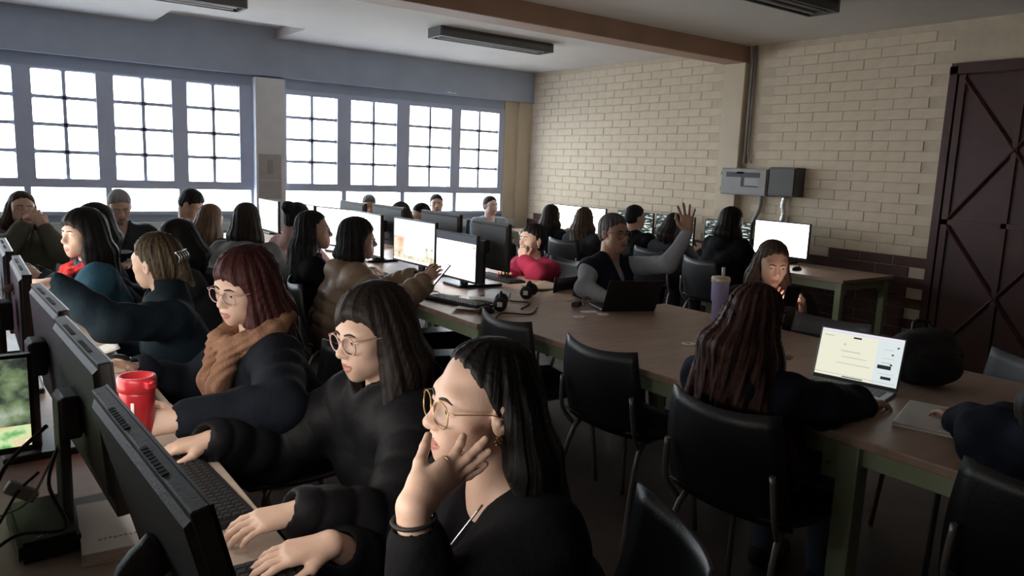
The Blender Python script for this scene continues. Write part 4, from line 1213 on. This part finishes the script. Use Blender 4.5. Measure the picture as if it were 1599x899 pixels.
# P9..P12 window side
person('person in slate navy sweater bending down before the left windows', 1.56, 6.62, 1.115, -30, (-10, 35, 0), .20, build='m', skin='mid', lod=2, hair=dict(kind='short', col='black', line=(.070, .068), temple=(.015, .0), ear=-.022),
       top=dict(mat=cloth('slate_navy', (.035, .045, .065)), t=.022, collar='crew'), arms={1: 'lap', -1: 'lap'}, chair_label='black chair under the person bending over in navy')  # navy paled, with window glare put into the cloth colour
person('person in charcoal top turned away beside the slate navy sweater', 1.61, 6.23, 1.022, 35, (0, 8, 8), .12, lod=2, hair=dict(kind='long', col='light', len=.36, out=.03), top=dict(mat=CHAR, t=.02), chair_label='black chair beside the slate navy sweater under the charcoal top')
person('person in grey hooded jacket turned to the middle table', 1.555, 5.12, 1.098, 50, (0, 5, 0), .12, lod=2, hair=dict(kind='bob', col='dark', len=.14, out=.012, tip=.02), top=dict(mat=GREY, t=.03, collar='hood', folds=.008), chair_label='black chair under the person in the grey hooded jacket')
person('person in pale pink jacket turned towards the monitor with the pale page', 2.02, 5.42, 1.085, 15, (10, 3, 0), .18, lod=2, hair=dict(kind='bun', col='black', ear=-.005, head=[ell((-.01, -.10, .085), (.050, .050, .045), .02)]), top=dict(mat=PINK, t=.035, collar='high', folds=.007), arms={-1: dict(world=(2.2, 5.75, .82))}, chair_label='black chair under the person in pale pink')
# P13, P14 at the middle table
person('person in black top and thin glasses beside the tan puffer jacket', 1.778, 4.50, 1.088, -8, (-20, -3, -5), .12, skin='tan', lod=1, hair=dict(kind='long', col='black', len=.52, line=(.066, .080), temple=(.004, .0), ear=-.012, arc=(-100, 100), out=.03, wide=1.2, back=.05, tip=.03),
       top=dict(mat=BLK, t=.018), glasses=(m_silver, 'round', .0012), chair_label='black chair under the person in black top and thin glasses')
def phone_at(o, p, rz, tilt): pass
person('person in quilted tan puffer jacket holding a phone at the middle table', 1.90, 4.12, 1.070, -12, (-10, 2, -4), .16, skin='tan', lod=1, hair=dict(kind='bob', col='black', len=.11, line=(.084, .058), temple=(.035, -.01), ear=.004, vol=.006, out=.004, tip=.022),
       top=dict(mat=TAN, t=.040, collar='hood', quilt=(.013, .07), folds=.003), glasses=(m_silver, 'square', .0013), arms={1: dict(world=(2.11, 3.70, .855), fwd_w=(.3, -.3, .5), nrm_w=(-.6, -.6, .3), curl=.8), -1: dict(world=(2.12, 3.86, .86), fwd_w=(.75, -.5, .3), nrm_w=(-.2, .5, .6), curl=.6)},
       chair_label='black chair under the person in the tan puffer jacket')
# beyond the middle table
person('person by the far window almost hidden behind the grey backed monitors', 4.0, 8.40, 1.005, -110, (0, 20, 0), .1, build='m', lod=3, hair=dict(kind='short', col='salt'), top=dict(mat=CHAR), chair_label='chair by the far window behind the grey backed monitors')
person('person in pale patterned top behind the desert landscape screen', 3.42, 6.52, 1.03, 185, (10, 8, 0), .12, lod=2, skin='light', hair=dict(kind='bob', col='dark', len=.16, line=(.08, .062), temple=(.03, -.01), ear=.0), top=dict(mat=PATT, t=.02), chair_label='chair under the person in the pale patterned top')
person('person in dark top beside the pale patterned one', 3.78, 6.75, 1.005, 185, (0, 15, 0), .12, lod=3, hair=dict(kind='bob', col='black', len=.15), top=dict(mat=BLK), chair_label='chair under the person beside the patterned one')
person('person in dark sweater facing the room in front of the windows', 4.82, 8.20, 1.036, -117, (0, -2, 3), .06, build='m', lod=2, skin='light', hair=dict(kind='short', col='dark', line=(.068, .070), temple=(.01, .01), ear=-.028), top=dict(mat=CHAR, t=.02), arms={1: 'lap', -1: 'lap'}, chair_label='chair under the dark sweater by the windows')  # skin picked lighter to imitate glare over the backlit face
person('person in light blue shirt and glasses in front of the last window', 5.435, 7.90, 1.035, -95, (9, -3, -1), .06, build='m', lod=2, skin='light', hair=dict(kind='short', col='dark', line=(.066, .072), temple=(.01, .01), ear=-.028), top=dict(mat=LBLUE, t=.018, collar='lapel'), glasses=(m_silver, 'round', .0015), arms={1: 'lap', -1: 'lap'}, chair_label='chair under the light blue shirt')  # glare on this backlit face is put into the lighter skin
# P20 crimson jacket, hand at the mouth
person('person in crimson pink jacket with a fist held to the mouth', 3.446, 4.46, .995, 182, (0, -3, 0), .16, skin='light', lod=1, hair=dict(kind='bun', col='black', line=(.078, .066), temple=(.018, .0), ear=-.020, head=[ell((0, -.11, .0), (.035, .04, .035), .02)]),
       top=dict(mat=CRIM, t=.028, collar='lapel', folds=.006), arms={-1: dict(world=(3.315, 4.375, .850), elbow=(3.32, 4.22, .775), fwd_w=(.05, .3, 1), nrm_w=(-.8, -.5, .1), curl=1.15), 1: dict(world=(3.10, 4.30, .775))},
       extra=[earrings(mat('pearl', (.8, .78, .74), .2))], chair_label='black chair under the person in crimson pink')
# along the brick wall
person('person in navy jacket at the wall monitor nearest the corner column', 5.30, 6.50, 1.015, 12, (-10, 0, 0), .12, lod=2, hair=dict(kind='long', col='dark', len=.30, ear=-.01), top=dict(mat=NAVY, t=.025, collar='hood'), chair_label='chair at the wall monitor nearest the corner column')
person('person in charcoal top at the second wall monitor from the corner column', 5.22, 5.86, 1.025, 8, (0, 0, 0), .12, lod=2, hair=dict(kind='long', col='brown', len=.48, out=.035, wide=1.3), top=dict(mat=CHAR, t=.02), chair_label='chair at the second wall monitor')
person('person in black top at the wall screen beside the white lit ones', 5.55, 5.46, 1.07, 8, (-25, 0, 0), .10, build='m', lod=2, skin='tan', hair=dict(kind='short', col='black', vol=.004), top=dict(mat=BLK, t=.02), chair_label='chair at the wall screen beside the white lit ones')
person('person in dark clothes leaning to a dark text screen beyond the raised arm', 5.55, 4.95, 1.03, 8, (0, 8, 12), .14, lod=3, hair=dict(kind='bob', col='dark', len=.16), top=dict(mat=CHAR, t=.02), chair_label='chair beyond the raised arm at the wall')
person('person all in black at the wall desk in front of the breaker box', 5.35, 4.12, 1.135, -5, (-8, 6, 0), .14, lod=2, skin='light', hair=dict(kind='bob', col='black', len=.14, ear=-.012, vol=.006), top=dict(mat=BLK, t=.034, collar='hood'), chair_label='chair of the person all in black at the wall')
# P23 raising an arm
person('person in navy vest over a grey shirt raising one arm', 3.295, 3.42, 1.142, -80, (-10, 0, 0), .10, build='m', skin='tan', lod=1, hair=dict(kind='short', col='salt', line=(.070, .070), temple=(.012, .008), ear=-.030),
       top=dict(mat=DNAVY, t=.030, vest=True, under=SHIRT, collar='v', name='vest', folds=.005), glasses=(m_darkf, 'square', .0016),
       arms={-1: dict(world=(3.535, 3.045, 1.175), elbow=(3.47, 3.12, .975), fwd_w=(-.05, .08, 1), nrm_w=(.8, .5, .1), curl=.08, spread=.35), 1: dict(world=(3.03, 3.14, .785), elbow=(2.99, 3.33, .83), fwd_w=(.35, -.6, 0))},
       chair_label='black chair under the person raising an arm')
# P27 looking at a lit phone
person('person in dark jacket lit from below by a phone held in both hands', 3.553, 2.448, 1.062, -132, (6, 14, 0), .18, skin='mid', lod=1, mouth=.5, hair=dict(kind='long', col='brown', len=.34, line=(.064, .080), temple=(.004, .0), ear=-.012, arc=(-105, 105), out=.02, wide=1.15),
       top=dict(mat=cloth('dark_brown', (.022, .019, .017)), t=.026, collar='crew'), arms={1: dict(world=(3.44, 2.36, .825), fwd_w=(-.1, -.35, .75), nrm_w=(-.7, -.4, .2), curl=.7), -1: dict(world=(3.56, 2.24, .81), fwd_w=(-.35, -.1, .75), nrm_w=(.3, -.7, .2), curl=.7)},
       chair_label='black chair under the person lit by a phone')
def shoe_stripes(o, loc, HCn, HR, hm4, NB, sl):
    for sh_ in [c for c in o.children if c.name.startswith('shoe')]:
        xs = [v.co.x for v in sh_.data.vertices]; ys = [v.co.y for v in sh_.data.vertices]; x1 = max(xs); x0 = min(xs); ym = (min(ys)+max(ys))/2
        q = MB()
        for k in range(3):
            for x in (x0-.0005, x1+.0005): q.tube([(x, ym-.045+.022*k, .085), (x, ym-.02+.022*k, .03)], .004, 5)
        c = q.build('pale_stripes', m_paper0, sh_); c['kind'] = 'stuff'
m_paper0 = mat('pale_stripe', (.55, .53, .58), .6)
# P28 long auburn hair at the laptop
person('person in dark jacket and jeans sitting at the open laptop', 2.12, 1.505, 1.045, 3, (2, 12, 6), .06, lod=1, skin='mid', hair=dict(kind='long', col='auburn', len=.46, out=.050, wide=1.5, arc=(-105, 110), tip=.030, back=.02, amp=.0038, vol=.006),
       top=dict(mat=DNAVY, t=.024, collar='hood', folds=.008), arms={1: dict(world=(2.42, 1.27, .785), elbow=(2.19, 1.285, .81)), -1: dict(world=(2.38, 1.68, .785))}, pants=(.11, .16, .23), shoes=(.02, .02, .022), knees=.43, extra=[shoe_stripes],
       chair_at=False)
chair(2.10, 1.43, .05, 'black chair under the person at the open laptop')
person('person in navy jacket with a hand on the closed white laptop', 2.34, .665, 1.05, 14, (5, 12, 0), .06, lod=2, skin='tan', hair=dict(kind='long', col='dark', len=.36, out=.03), top=dict(mat=DNAVY, t=.036, collar='hood', folds=.008),
       arms={-1: dict(world=(2.50, .99, .79), elbow=(2.38, .82, .82), fwd_w=(.6, .8, 0)), 1: 'desk'}, chair_label='black chair under the person with the closed white laptop')
# ================================================================ things on the tables
T1, T2 = TZ, TZ+.01
m_key = mat('key_black', (.018, .018, .019), .55); m_kb = mat('keyboard_black', (.012, .012, .013), .5); m_paper = mat('white_paper', (.80, .78, .74), .7, .05, 20)
key_me = None
def keyboard(label, loc, rz, singles=False):
    global key_me
    t = thing('keyboard', label, 'keyboard', loc, rz, 'computer keyboards')
    q = MB(); q.bevbox(-.22, .22, -.07, .07, .0, .016, .004); q.build('case', m_kb, t)
    if key_me is None:
        q = MB(); a, c, h = .0082, .0062, .007
        q.add([(-a, -a, 0), (a, -a, 0), (a, a, 0), (-a, a, 0), (-c, -c, h), (c, -c, h), (c, c, h), (-c, c, h)], [(4, 5, 6, 7), (0, 1, 5, 4), (1, 2, 6, 5), (2, 3, 7, 6), (3, 0, 4, 7)]); key_me = q.mesh('key', m_key)
    jm = MB()
    for r in range(6):
        for k in range(22):
            x = -.20+.019*k; y = -.048+.019*r
            if k in (15, 19) and False: continue
            if singles: link('key', key_me, t, (x, y, .016))
            else: jm.add([(v.co.x+x, v.co.y+y, v.co.z+.016) for v in key_me.vertices], [tuple(p.vertices) for p in key_me.polygons])
    if not singles: o = jm.build('keys', m_key, t); o['kind'] = 'stuff'
    return t
def mouse(label, loc, rz, mt=None):
    t = thing('mouse', label, 'mouse', loc, rz, 'computer mice')
    bm = bmesh.new(); bmesh.ops.create_uvsphere(bm, u_segments=16, v_segments=10, radius=1)
    for v in bm.verts: v.co = Vector((v.co.x*.031, v.co.y*.055, max(v.co.z, -.1)*.034+.0035))
    q = MB(); q.bm(bm, smooth=True); q.build('shell', mt or m_kb, t)
    q = MB(); q.lathe([(.001, -.004), (.008, -.004), (.008, .004), (.001, .004)], 12, Matrix.Translation((0, .025, .030)) @ Matrix.Rotation(PI/2, 4, 'Y')); q.build('wheel', m_vent, t)
    return t
def cable(label, pts, r=.003, mt=None, n=8):
    q = MB(); q.tube(bez(*pts, n=n), r, 6); return tag(q.build('cable', mt or m_kb), label, 'cable', 'loose cables')
keyboard('black keyboard under the hands of the person in the black puffer jacket', (.405, 1.77, T1), PI/2+.05, True)
keyboard('black keyboard before the person resting a cheek', (.43, 1.15, T1), PI/2)
keyboard('black keyboard before the person with the tan scarf', (.40, 2.46, T1), PI/2)
keyboard('dark keyboard on the middle table by the tan puffer jacket', (2.28, 3.62, T1), -PI/2+.2)
keyboard('dark keyboard on the middle table before the desert landscape screen', (2.33, 4.62, T1), -PI/2)
keyboard('keyboard on the middle table before the crimson pink jacket', (3.05, 4.30, T1), PI/2)
keyboard('keyboard below the big blank white wall monitor', (5.86, 4.15, T1), -PI/2)
keyboard('keyboard below the wall screen with dark text next to the white ones', (5.86, 5.98, T1), -PI/2)
mouse('black mouse behind the red tumbler beside the white paper', (.44, 3.06, T1), PI/2-.3)
mouse('black mouse on the middle table beside a keyboard', (2.26, 3.30, T1), -PI/2)
mouse('black mouse on the wall desk beside the keyboard', (5.84, 3.78, T1), -PI/2)

# white booklet under the dark monitors
t = thing('booklet', 'thick white booklet with faint printing under the dark monitors', 'booklet', (.225, 1.655, T1), -.07)
q = MB(); q.bevbox(-.065, .065, -.12, .115, .002, .022, .002); q.build('pages', mat('page_block', (.72, .68, .60), .8, .05, 30), t)
q = MB(); q.box(-.068, .068, -.123, .118, .022, .0245); q.box(-.068, .068, -.123, .118, 0, .002); cv = q.build('cover', m_paper, t)
q = MB()
for k in range(9):
    q.box(-.038+.009*k, -.032+.009*k, -.075+.001*(k % 3), -.068+.001*(k % 3), .0245, .0249)
q.build('print', mat('faint_print', (.38, .34, .36), .8), cv)['kind'] = 'stuff'
# base block of the second monitor with its small silver mark
t = thing('monitor_stand_base', 'black wedge shaped monitor stand base with small silver mark behind the booklet', 'monitor stand base', (.098, 1.70, T1), .06)
q = MB(); bm = bmesh.new(); bmesh.ops.create_cube(bm, size=1)
for v in bm.verts: v.co = Vector((v.co.x*.105, v.co.y*.20, (v.co.z+.5)*.042*(1 if v.co.y < 0 else 1.25)))
bmesh.ops.bevel(bm, geom=bm.edges[:], offset=.008, segments=2, affect='EDGES'); q.bm(bm); q.build('case', m_bez, t)
q = MB(); q.tube([(-.022, -.083, .0425), (-.010, -.078, .0428)], .0022, 5); q.tube([(-.004, -.080, .0428), (.004, -.074, .043)], .0016, 5); q.build('mark', m_chrome, t)['kind'] = 'stuff'
for k, pts in enumerate((((.10, 1.76, .86), (.06, 1.72, .84), (.02, 1.66, .80), (-.05, 1.55, .755)), ((.13, 1.75, .90), (.08, 1.70, .83), (.03, 1.74, .79), (-.06, 1.78, .756)),
                         ((.14, 1.74, .93), (.11, 1.66, .87), (.13, 1.60, .80), (.05, 1.62, .795), (-.02, 1.60, .757)), ((.12, 1.78, .95), (.05, 1.84, .86), (.00, 1.82, .78), (-.08, 1.88, .756)))):
    cable(('black cable curling from the back of the second dark monitor', 'grey lead hanging behind the second dark monitor', 'black cable looping over the monitor stand base', 'thick black cable dropping behind the second dark monitor')[k], pts, (.003, .0026, .0035, .0045)[k], (None, m_con, None, None)[k])
q = MB(); q.bevbox(-.03, .03, -.012, .012, 0, .025, .004, Matrix.Translation((.06, 1.735, .825)) @ Matrix.Rotation(.6, 4, 'Y')); tag(q.build('cable_plug', m_chrome), 'silver plug on the cables behind the second dark monitor', 'plug')
for k, pts in enumerate((((.44, 3.15, T1+.004), (.36, 2.95, T1+.004), (.40, 2.72, T1+.004), (.30, 2.55, T1+.006)), ((.42, 2.62, T1+.004), (.33, 2.45, T1+.004), (.38, 2.28, T1+.004), (.28, 2.18, T1+.01)))):
    cable(('thin black cable along the table edge behind the red tumbler', 'thin black cable beside the red tumbler')[k], pts, .0025)
q = MB(); q.sheet(lambda u, v: Vector((.355+.12*u, 3.20+.16*v, T1+.004+.035*max(0, u-.35)**1.2+.006*math.sin(5*v))), 8, 6, .0015); tag(q.build('folded_paper', m_paper), 'curled white sheet of paper on the front table edge', 'paper')
# red tumbler
t = thing('tumbler', 'red tumbler with open lid and white stripe on the front table', 'tumbler', (.345, 2.09, T1), .4)
m_red = mat('red_plastic', (.45, .022, .03), .3, .05, 20)
q = MB(); q.lathe([(.001, 0), (.033, 0), (.036, .006), (.040, .10), (.043, .165), (.043, .175)], 28); q.build('body', m_red, t)
q = MB(); q.lathe([(.0435, .172), (.047, .175), (.0475, .205), (.044, .212), (.038, .212), (.036, .196), (.001, .194)], 28); ld = q.build('lid', m_red, t)
q = MB(); q.bevbox(-.012, .012, -.066, -.040, .186, .206, .004); q.tube(bez((-.008, -.060, .2), (0, -.068, .205), (.008, -.060, .2), n=4), .004, 6); q.build('hinge_tab', m_red, ld)
q = MB(); q.sheet(lambda u, v: Vector(((.0425+.002*v)*math.cos(-2.5+.18*u), (.0425+.002*v)*math.sin(-2.5+.18*u), .06+.09*v)), 4, 4, .0008); q.build('stripe', m_paper, t)
# lavender tumbler
t = thing('tumbler', 'tall lavender tumbler with cream handled lid and straw', 'tumbler', (3.275, 2.565, T2), .3)
m_lav = mat('lavender_enamel', (.40, .36, .62), .35); m_crm = mat('cream_lid', (.62, .55, .44), .4)
q = MB(); q.lathe([(.001, 0), (.034, 0), (.036, .004), (.036, .095), (.0445, .115), (.047, .205), (.047, .21)], 28); q.build('body', m_lav, t)
q = MB(); q.lathe([(.047, .208), (.050, .210), (.050, .232), (.046, .238), (.030, .240), (.001, .240)], 28); ld = q.build('lid', m_crm, t)
q = MB(); q.tube(bez((-.046, .0, .222), (-.066, -.022, .224), (-.055, -.05, .224), (-.01, -.052, .222), n=5), .007, 6); q.build('handle', m_crm, ld)
q = MB(); q.tube([(.028, .0, .238), (.036, .004, .285)], .0095, 10); q.build('straw', mat('straw_pale', (.55, .52, .58), .4), t)
# grommets of the brown tables
def grommet(parent, wx, wy):
    q = MB(); q.lathe([(.012, .0), (.033, .0), (.034, .002), (.030, .004), (.013, .004), (.012, .001)], 20, Matrix.Translation((wx-parent.location.x, wy-parent.location.y, T2)))
    g = q.build('grommet', m_paper, parent)
    q = MB(); q.lathe([(.001, .0005), (.012, .0012), (.001, .0015)], 16, Matrix.Translation((wx-parent.location.x, wy-parent.location.y, T2))); q.build('grommet_hole', m_vent, g)
tb = [o for o in bpy.data.objects if o.get('label', '').startswith('long bare brown table')][0]
for wx, wy in ((2.631, 2.957), (2.80, 2.956), (2.681, 2.249)): grommet(tb, wx, wy)

# laptops
m_lap = mat('laptop_grey', (.16, .165, .19), .35, metal=.3); m_lapw = mat('laptop_white', (.72, .70, .67), .35)
S_PAGE = emat('page_cream', (.93, .92, .74), .78); S_PAGE2 = emat('page_blue_white', (.80, .88, .88), .78); S_TOPB = emat('page_pale_bar', (.90, .86, .95), .80); S_INK = emat('page_dark_button', (.02, .025, .03), 1); S_FAINT = emat('page_faint_text', (.62, .62, .52), .75)
def laptop(label, loc, rz, open_deg, matr, rects=None, w=.31, d=.215):
    t = thing('laptop', label, 'laptop', loc, rz, 'laptops')
    q = MB(); q.bevbox(-w/2, w/2, -d, 0, 0, .014, .004); q.build('base', matr, t)
    q = MB()
    for r in range(5):
        for k in range(14): q.box(-w*.42+k*w*.0605, -w*.42+k*w*.0605+w*.05, -.030-r*.019-.015, -.030-r*.019, .014, .0152)
    q.build('keys', m_key, t)['kind'] = 'stuff'
    q = MB(); q.bevbox(-.05, .05, -d+.015, -d+.075, .0138, .0146, .0003); q.build('touchpad', matr, t)
    T = Matrix.Translation((0, -.002, .012)) @ Matrix.Rotation(-(open_deg-90)*PI/180, 4, 'X')
    h = .20
    q = MB(); q.bevbox(-w/2, w/2, 0, .007, 0, h, .003, T); ld = q.build('lid', matr, t)
    q = MB(); ms = []
    for k, (x0, x1, z0, z1, mm) in enumerate(rects or [(0, 1, 0, 1, S_OFF)]):
        if mm not in ms: ms.append(mm)
        q.cur = ms.index(mm); y = -.0006-.0002*k; X0, X1 = -w/2+.006+(w-.012)*x0, -w/2+.006+(w-.012)*x1; A_, B_ = .014+(h-.020)*z0, .014+(h-.020)*z1
        q.add([T @ Vector(v) for v in ((X0, y, A_), (X1, y, A_), (X1, y, B_), (X0, y, B_))], [(0, 1, 2, 3)])
    q.build('screen', ms, ld)
    return t
R_ = [(0, 1, 0, 1, S_PAGE2), (.0, .70, .0, .92, S_PAGE), (0, 1, .92, 1, S_TOPB), (.40, .50, .86, .895, S_INK), (.74, .90, .34, .42, S_INK), (.80, .92, .13, .19, S_INK), (.93, .955, .80, .83, S_INK), (.88, .905, .64, .67, S_INK), (.88, .91, .43, .46, S_INK), (.04, .16, .85, .87, S_FAINT), (.30, .325, .69, .73, S_FAINT),
      (.28, .52, .56, .58, S_FAINT), (.30, .60, .44, .455, S_FAINT), (.25, .66, .30, .315, S_FAINT), (.78, .90, .46, .48, S_FAINT), (.76, .94, .24, .25, S_FAINT), (.0, .98, .05, .062, S_FAINT), (.35, .60, .015, .035, S_INK), (.0, .98, .945, .952, S_FAINT), (.78, .92, .56, .57, S_FAINT), (.78, .90, .74, .75, S_FAINT)]
laptop('open laptop showing a pale page, at the end of the brown table', (2.705, 1.465, T2), math.radians(-78), 106, m_lap, R_)
laptop('black open laptop seen from behind before the raised arm', (3.00, 2.965, T2), math.radians(-22)+PI, 118, m_bez, None, .32)
t = thing('closed_laptop', 'closed white laptop under a hand on the brown table', 'laptop', (2.555, 1.09, T2), math.radians(17), 'laptops')
q = MB(); q.bevbox(-.155, .155, -.105, .105, 0, .010, .004); q.build('base', m_lapw, t)
q = MB(); q.bevbox(-.155, .155, -.105, .105, .0105, .018, .004); q.build('lid', m_lapw, t)
# phones
def phone(label, loc, M, lit):
    t = thing('phone', label, 'phone', loc, 0, 'phones')
    q = MB(); q.bevbox(-.036, .036, -.004, .004, -.075, .075, .003, M); q.build('case', m_bez, t)
    q = MB(); q.add([M @ Vector(v) for v in ((-.033, .0045, -.07), (.033, .0045, -.07), (.033, .0045, .07), (-.033, .0045, .07))], [(3, 2, 1, 0)]); q.build('screen', lit, t)
phone('lit phone held in both hands below a lit face', (3.43, 2.235, .925), Matrix.Rotation(math.radians(-45), 4, 'Z') @ Matrix.Rotation(math.radians(38), 4, 'X'), emat('phone_screen', (1, .80, .72), 9))
phone('phone held by the person in the tan puffer jacket', (2.19, 3.66, .905), Matrix.Rotation(math.radians(75), 4, 'Z') @ Matrix.Rotation(math.radians(40), 4, 'X'), emat('phone_screen_dim', (.9, .9, 1), 1.2))
# folded spectacles, card and papers
q = MB(); o3 = Vector((2.90, 3.22, T2+.022))
for s in (-1, 1): q.tube([o3+Vector((.032*s+.024*math.cos(a), .02*s, .022*math.sin(a))) for a in [2*PI*k/16 for k in range(17)]], .0022, 6, False)
q.tube(bez(o3+Vector((-.06, -.02, .01)), o3+Vector((-.03, .06, .0)), o3+Vector((.05, .09, -.015)), n=5), .002, 5); q.tube(bez(o3+Vector((.06, .02, .01)), o3+Vector((.03, .08, .0)), o3+Vector((-.05, .10, -.015)), n=5), .002, 5)
q.tube([o3+Vector((-.008, -.006, .006)), o3+Vector((.008, .006, .006))], .002, 5)
tag(q.build('spectacles', m_darkf), 'folded spectacles lying on the bare brown table', 'glasses')
q = MB(); q.bevbox(-.03, .03, -.022, .022, 0, .028, .004, Matrix.Translation((2.82, 3.20, T2)) @ Matrix.Rotation(.5, 4, 'Z')); tag(q.build('adapter', m_kb), 'small dark adapter block beside the folded spectacles', 'adapter')
q = MB(); q.box(-.045, .045, -.03, .03, 0, .0015, Matrix.Translation((2.78, 3.05, T2)) @ Matrix.Rotation(-.4, 4, 'Z')); tag(q.build('card', m_paper), 'small white card near the folded spectacles', 'card')
q = MB(); q.sheet(lambda u, v: Vector((2.98+.27*u, 3.74+.24*v+.06*u, T1+.004+.03*abs(u-.5)**1.3)), 8, 4, .003); tag(q.build('folder', mat('beige_folder', (.33, .27, .20), .7, .05, 10)), 'beige open folder before the crimson pink jacket', 'folder')
for k, (x, y, a) in enumerate(((2.32, 3.86, .2), (2.48, 3.62, -.5), (2.24, 3.44, .7), (2.42, 4.36, .1))):
    q = MB(); q.sheet(lambda u, v: Vector((x+.20*(u-.5)*math.cos(a)-.14*(v-.5)*math.sin(a), y+.20*(u-.5)*math.sin(a)+.14*(v-.5)*math.cos(a), T1+.004+.004*k+.006*math.sin(4*u+k))), 6, 4, .0012)
    tag(q.build('paper_sheet', m_paper), ('white sheet of paper under the blank screen with dark title bar', 'white sheet of paper beside the black cable coils', 'white sheet of paper at the corner of the middle table', 'white sheet of paper between two lit monitors')[k], 'paper', 'papers on the middle table')
# black headsets with a pale tag
def headset(label, loc, rz):
    t = thing('headset', label, 'headset', loc, rz, 'black headsets')
    q = MB(); q.tube([(.075*math.cos(a), 0, .012+.0+.085*math.sin(a)) for a in [PI*k/14 for k in range(15)]], .009, 8); q.build('headband', m_kb, t)
    for s in (-1, 1):
        q = MB(); q.lathe([(.001, -.016), (.034, -.016), (.040, 0), (.034, .016), (.001, .018)], 18, Matrix.Translation((s*.075, 0, .041)) @ Matrix.Rotation(PI/2, 4, 'Y')); e = q.build('ear_cup', m_kb, t)
        if s == -1: q = MB(); q.box(-.0935, -.0925, -.014, .014, .03, .056); q.build('pale_tag', m_paper, e)
headset('black headset with pale tag beside the blank screen with dark title bar', (2.40, 3.36, T1), .9)
headset('black headset with pale tag near the beige folder', (2.78, 3.60, T1), .7)
for k, pts in enumerate((((2.30, 3.30, .745), (2.45, 3.45, .75), (2.35, 3.6, .745), (2.55, 3.75, .747)), ((2.2, 3.75, .745), (2.35, 3.95, .747), (2.3, 4.15, .745), (2.5, 4.3, .747)), ((2.5, 3.3, .745), (2.65, 3.42, .748), (2.6, 3.55, .745), (2.75, 3.75, .747)), ((2.22, 3.15, .745), (2.32, 3.22, .75), (2.45, 3.16, .745), (2.6, 3.28, .747)))):
    cable(('black cable winding round the headset on the middle table', 'black cable below the lit screens of the middle table', 'black cable between the two headsets', 'black cable at the near end of the middle table')[k], pts, .0045)
cable('black cable hanging under the middle computer table', ((2.15, 3.9, .62), (2.2, 3.7, .38), (2.25, 3.45, .34), (2.2, 3.2, .6)), .006)
# computer towers under the middle table
def tower(label, loc, rz):
    t = thing('computer_tower', label, 'computer', loc, rz, 'computer towers')
    q = MB(); q.bevbox(-.09, .09, -.19, .19, 0, .36, .006); q.build('case', m_bez, t)
    q = MB(); q.box(-.06, .06, -.1915, -.190, .22, .28); q.build('label_sticker', m_paper, t)
    q = MB(); q.box(-.02, .035, -.1915, -.190, .10, .15); q.build('port_plate', m_chrome, t)
tower('black computer tower under the middle table behind the tan puffer jacket', (2.42, 3.95, .0), 1.2)
tower('black computer tower deep under the middle table', (2.75, 4.55, .0), 1.4)
# backpack
t = thing('backpack', 'dark backpack slumped on the table behind the open laptop', 'backpack', (3.01, 1.36, T2), -.6)
Bp = [ell((0, 0, .105), (.135, .09, .105), .03), cone((-.05, .0, .10), (.05, .01, .13), .09, .08, .05), ell((0, -.085, .085), (.105, .05, .075), .025)]
V, Q = sdf_mesh(lambda P: np.maximum(eval_list(Bp, P)+fold_noise(P, .005), -P[:, 2])*.9, A(-.2, -.2, -.02), A(.2, .2, .32), .010)
link('bag_body', np_mesh('bag', V, Q, [mat('backpack_fabric', (.010, .012, .014), .7, .2, 10, .3, 60)]), t)
q = MB(); q.tube(bez((-.04, .03, .20), (-.02, .05, .235), (.03, .05, .235), (.05, .03, .20), n=5), .008, 6); q.build('grab_handle', m_kb, t)
q = MB(); q.tube(bez((-.09, -.115, .14), (0, -.142, .155), (.09, -.115, .14), n=6), .003, 5); q.build('zipper', m_vent, t)
# faded notice on the pillar
t = thing('notice', 'faded notice pasted on the pale pillar between the windows', 'notice', (2.88, YW-.1215, 1.06), 0)
q = MB(); q.box(-.13, .13, -.0015, 0, 0, .50); q.build('sheet', mat('faded_paper', (.52, .50, .50), .8, .06, 9), t)
q = MB(); q.bevbox(-.035, .035, -.0025, -.0015, .28, .44, .0003); q.build('faded_figure', mat('faded_ink', (.40, .37, .38), .8), t)
q = MB(); q.box(-.13, .13, -.0025, -.0015, .20, .215); q.build('faded_line', mat('faded_ink2', (.62, .60, .60), .8), t)
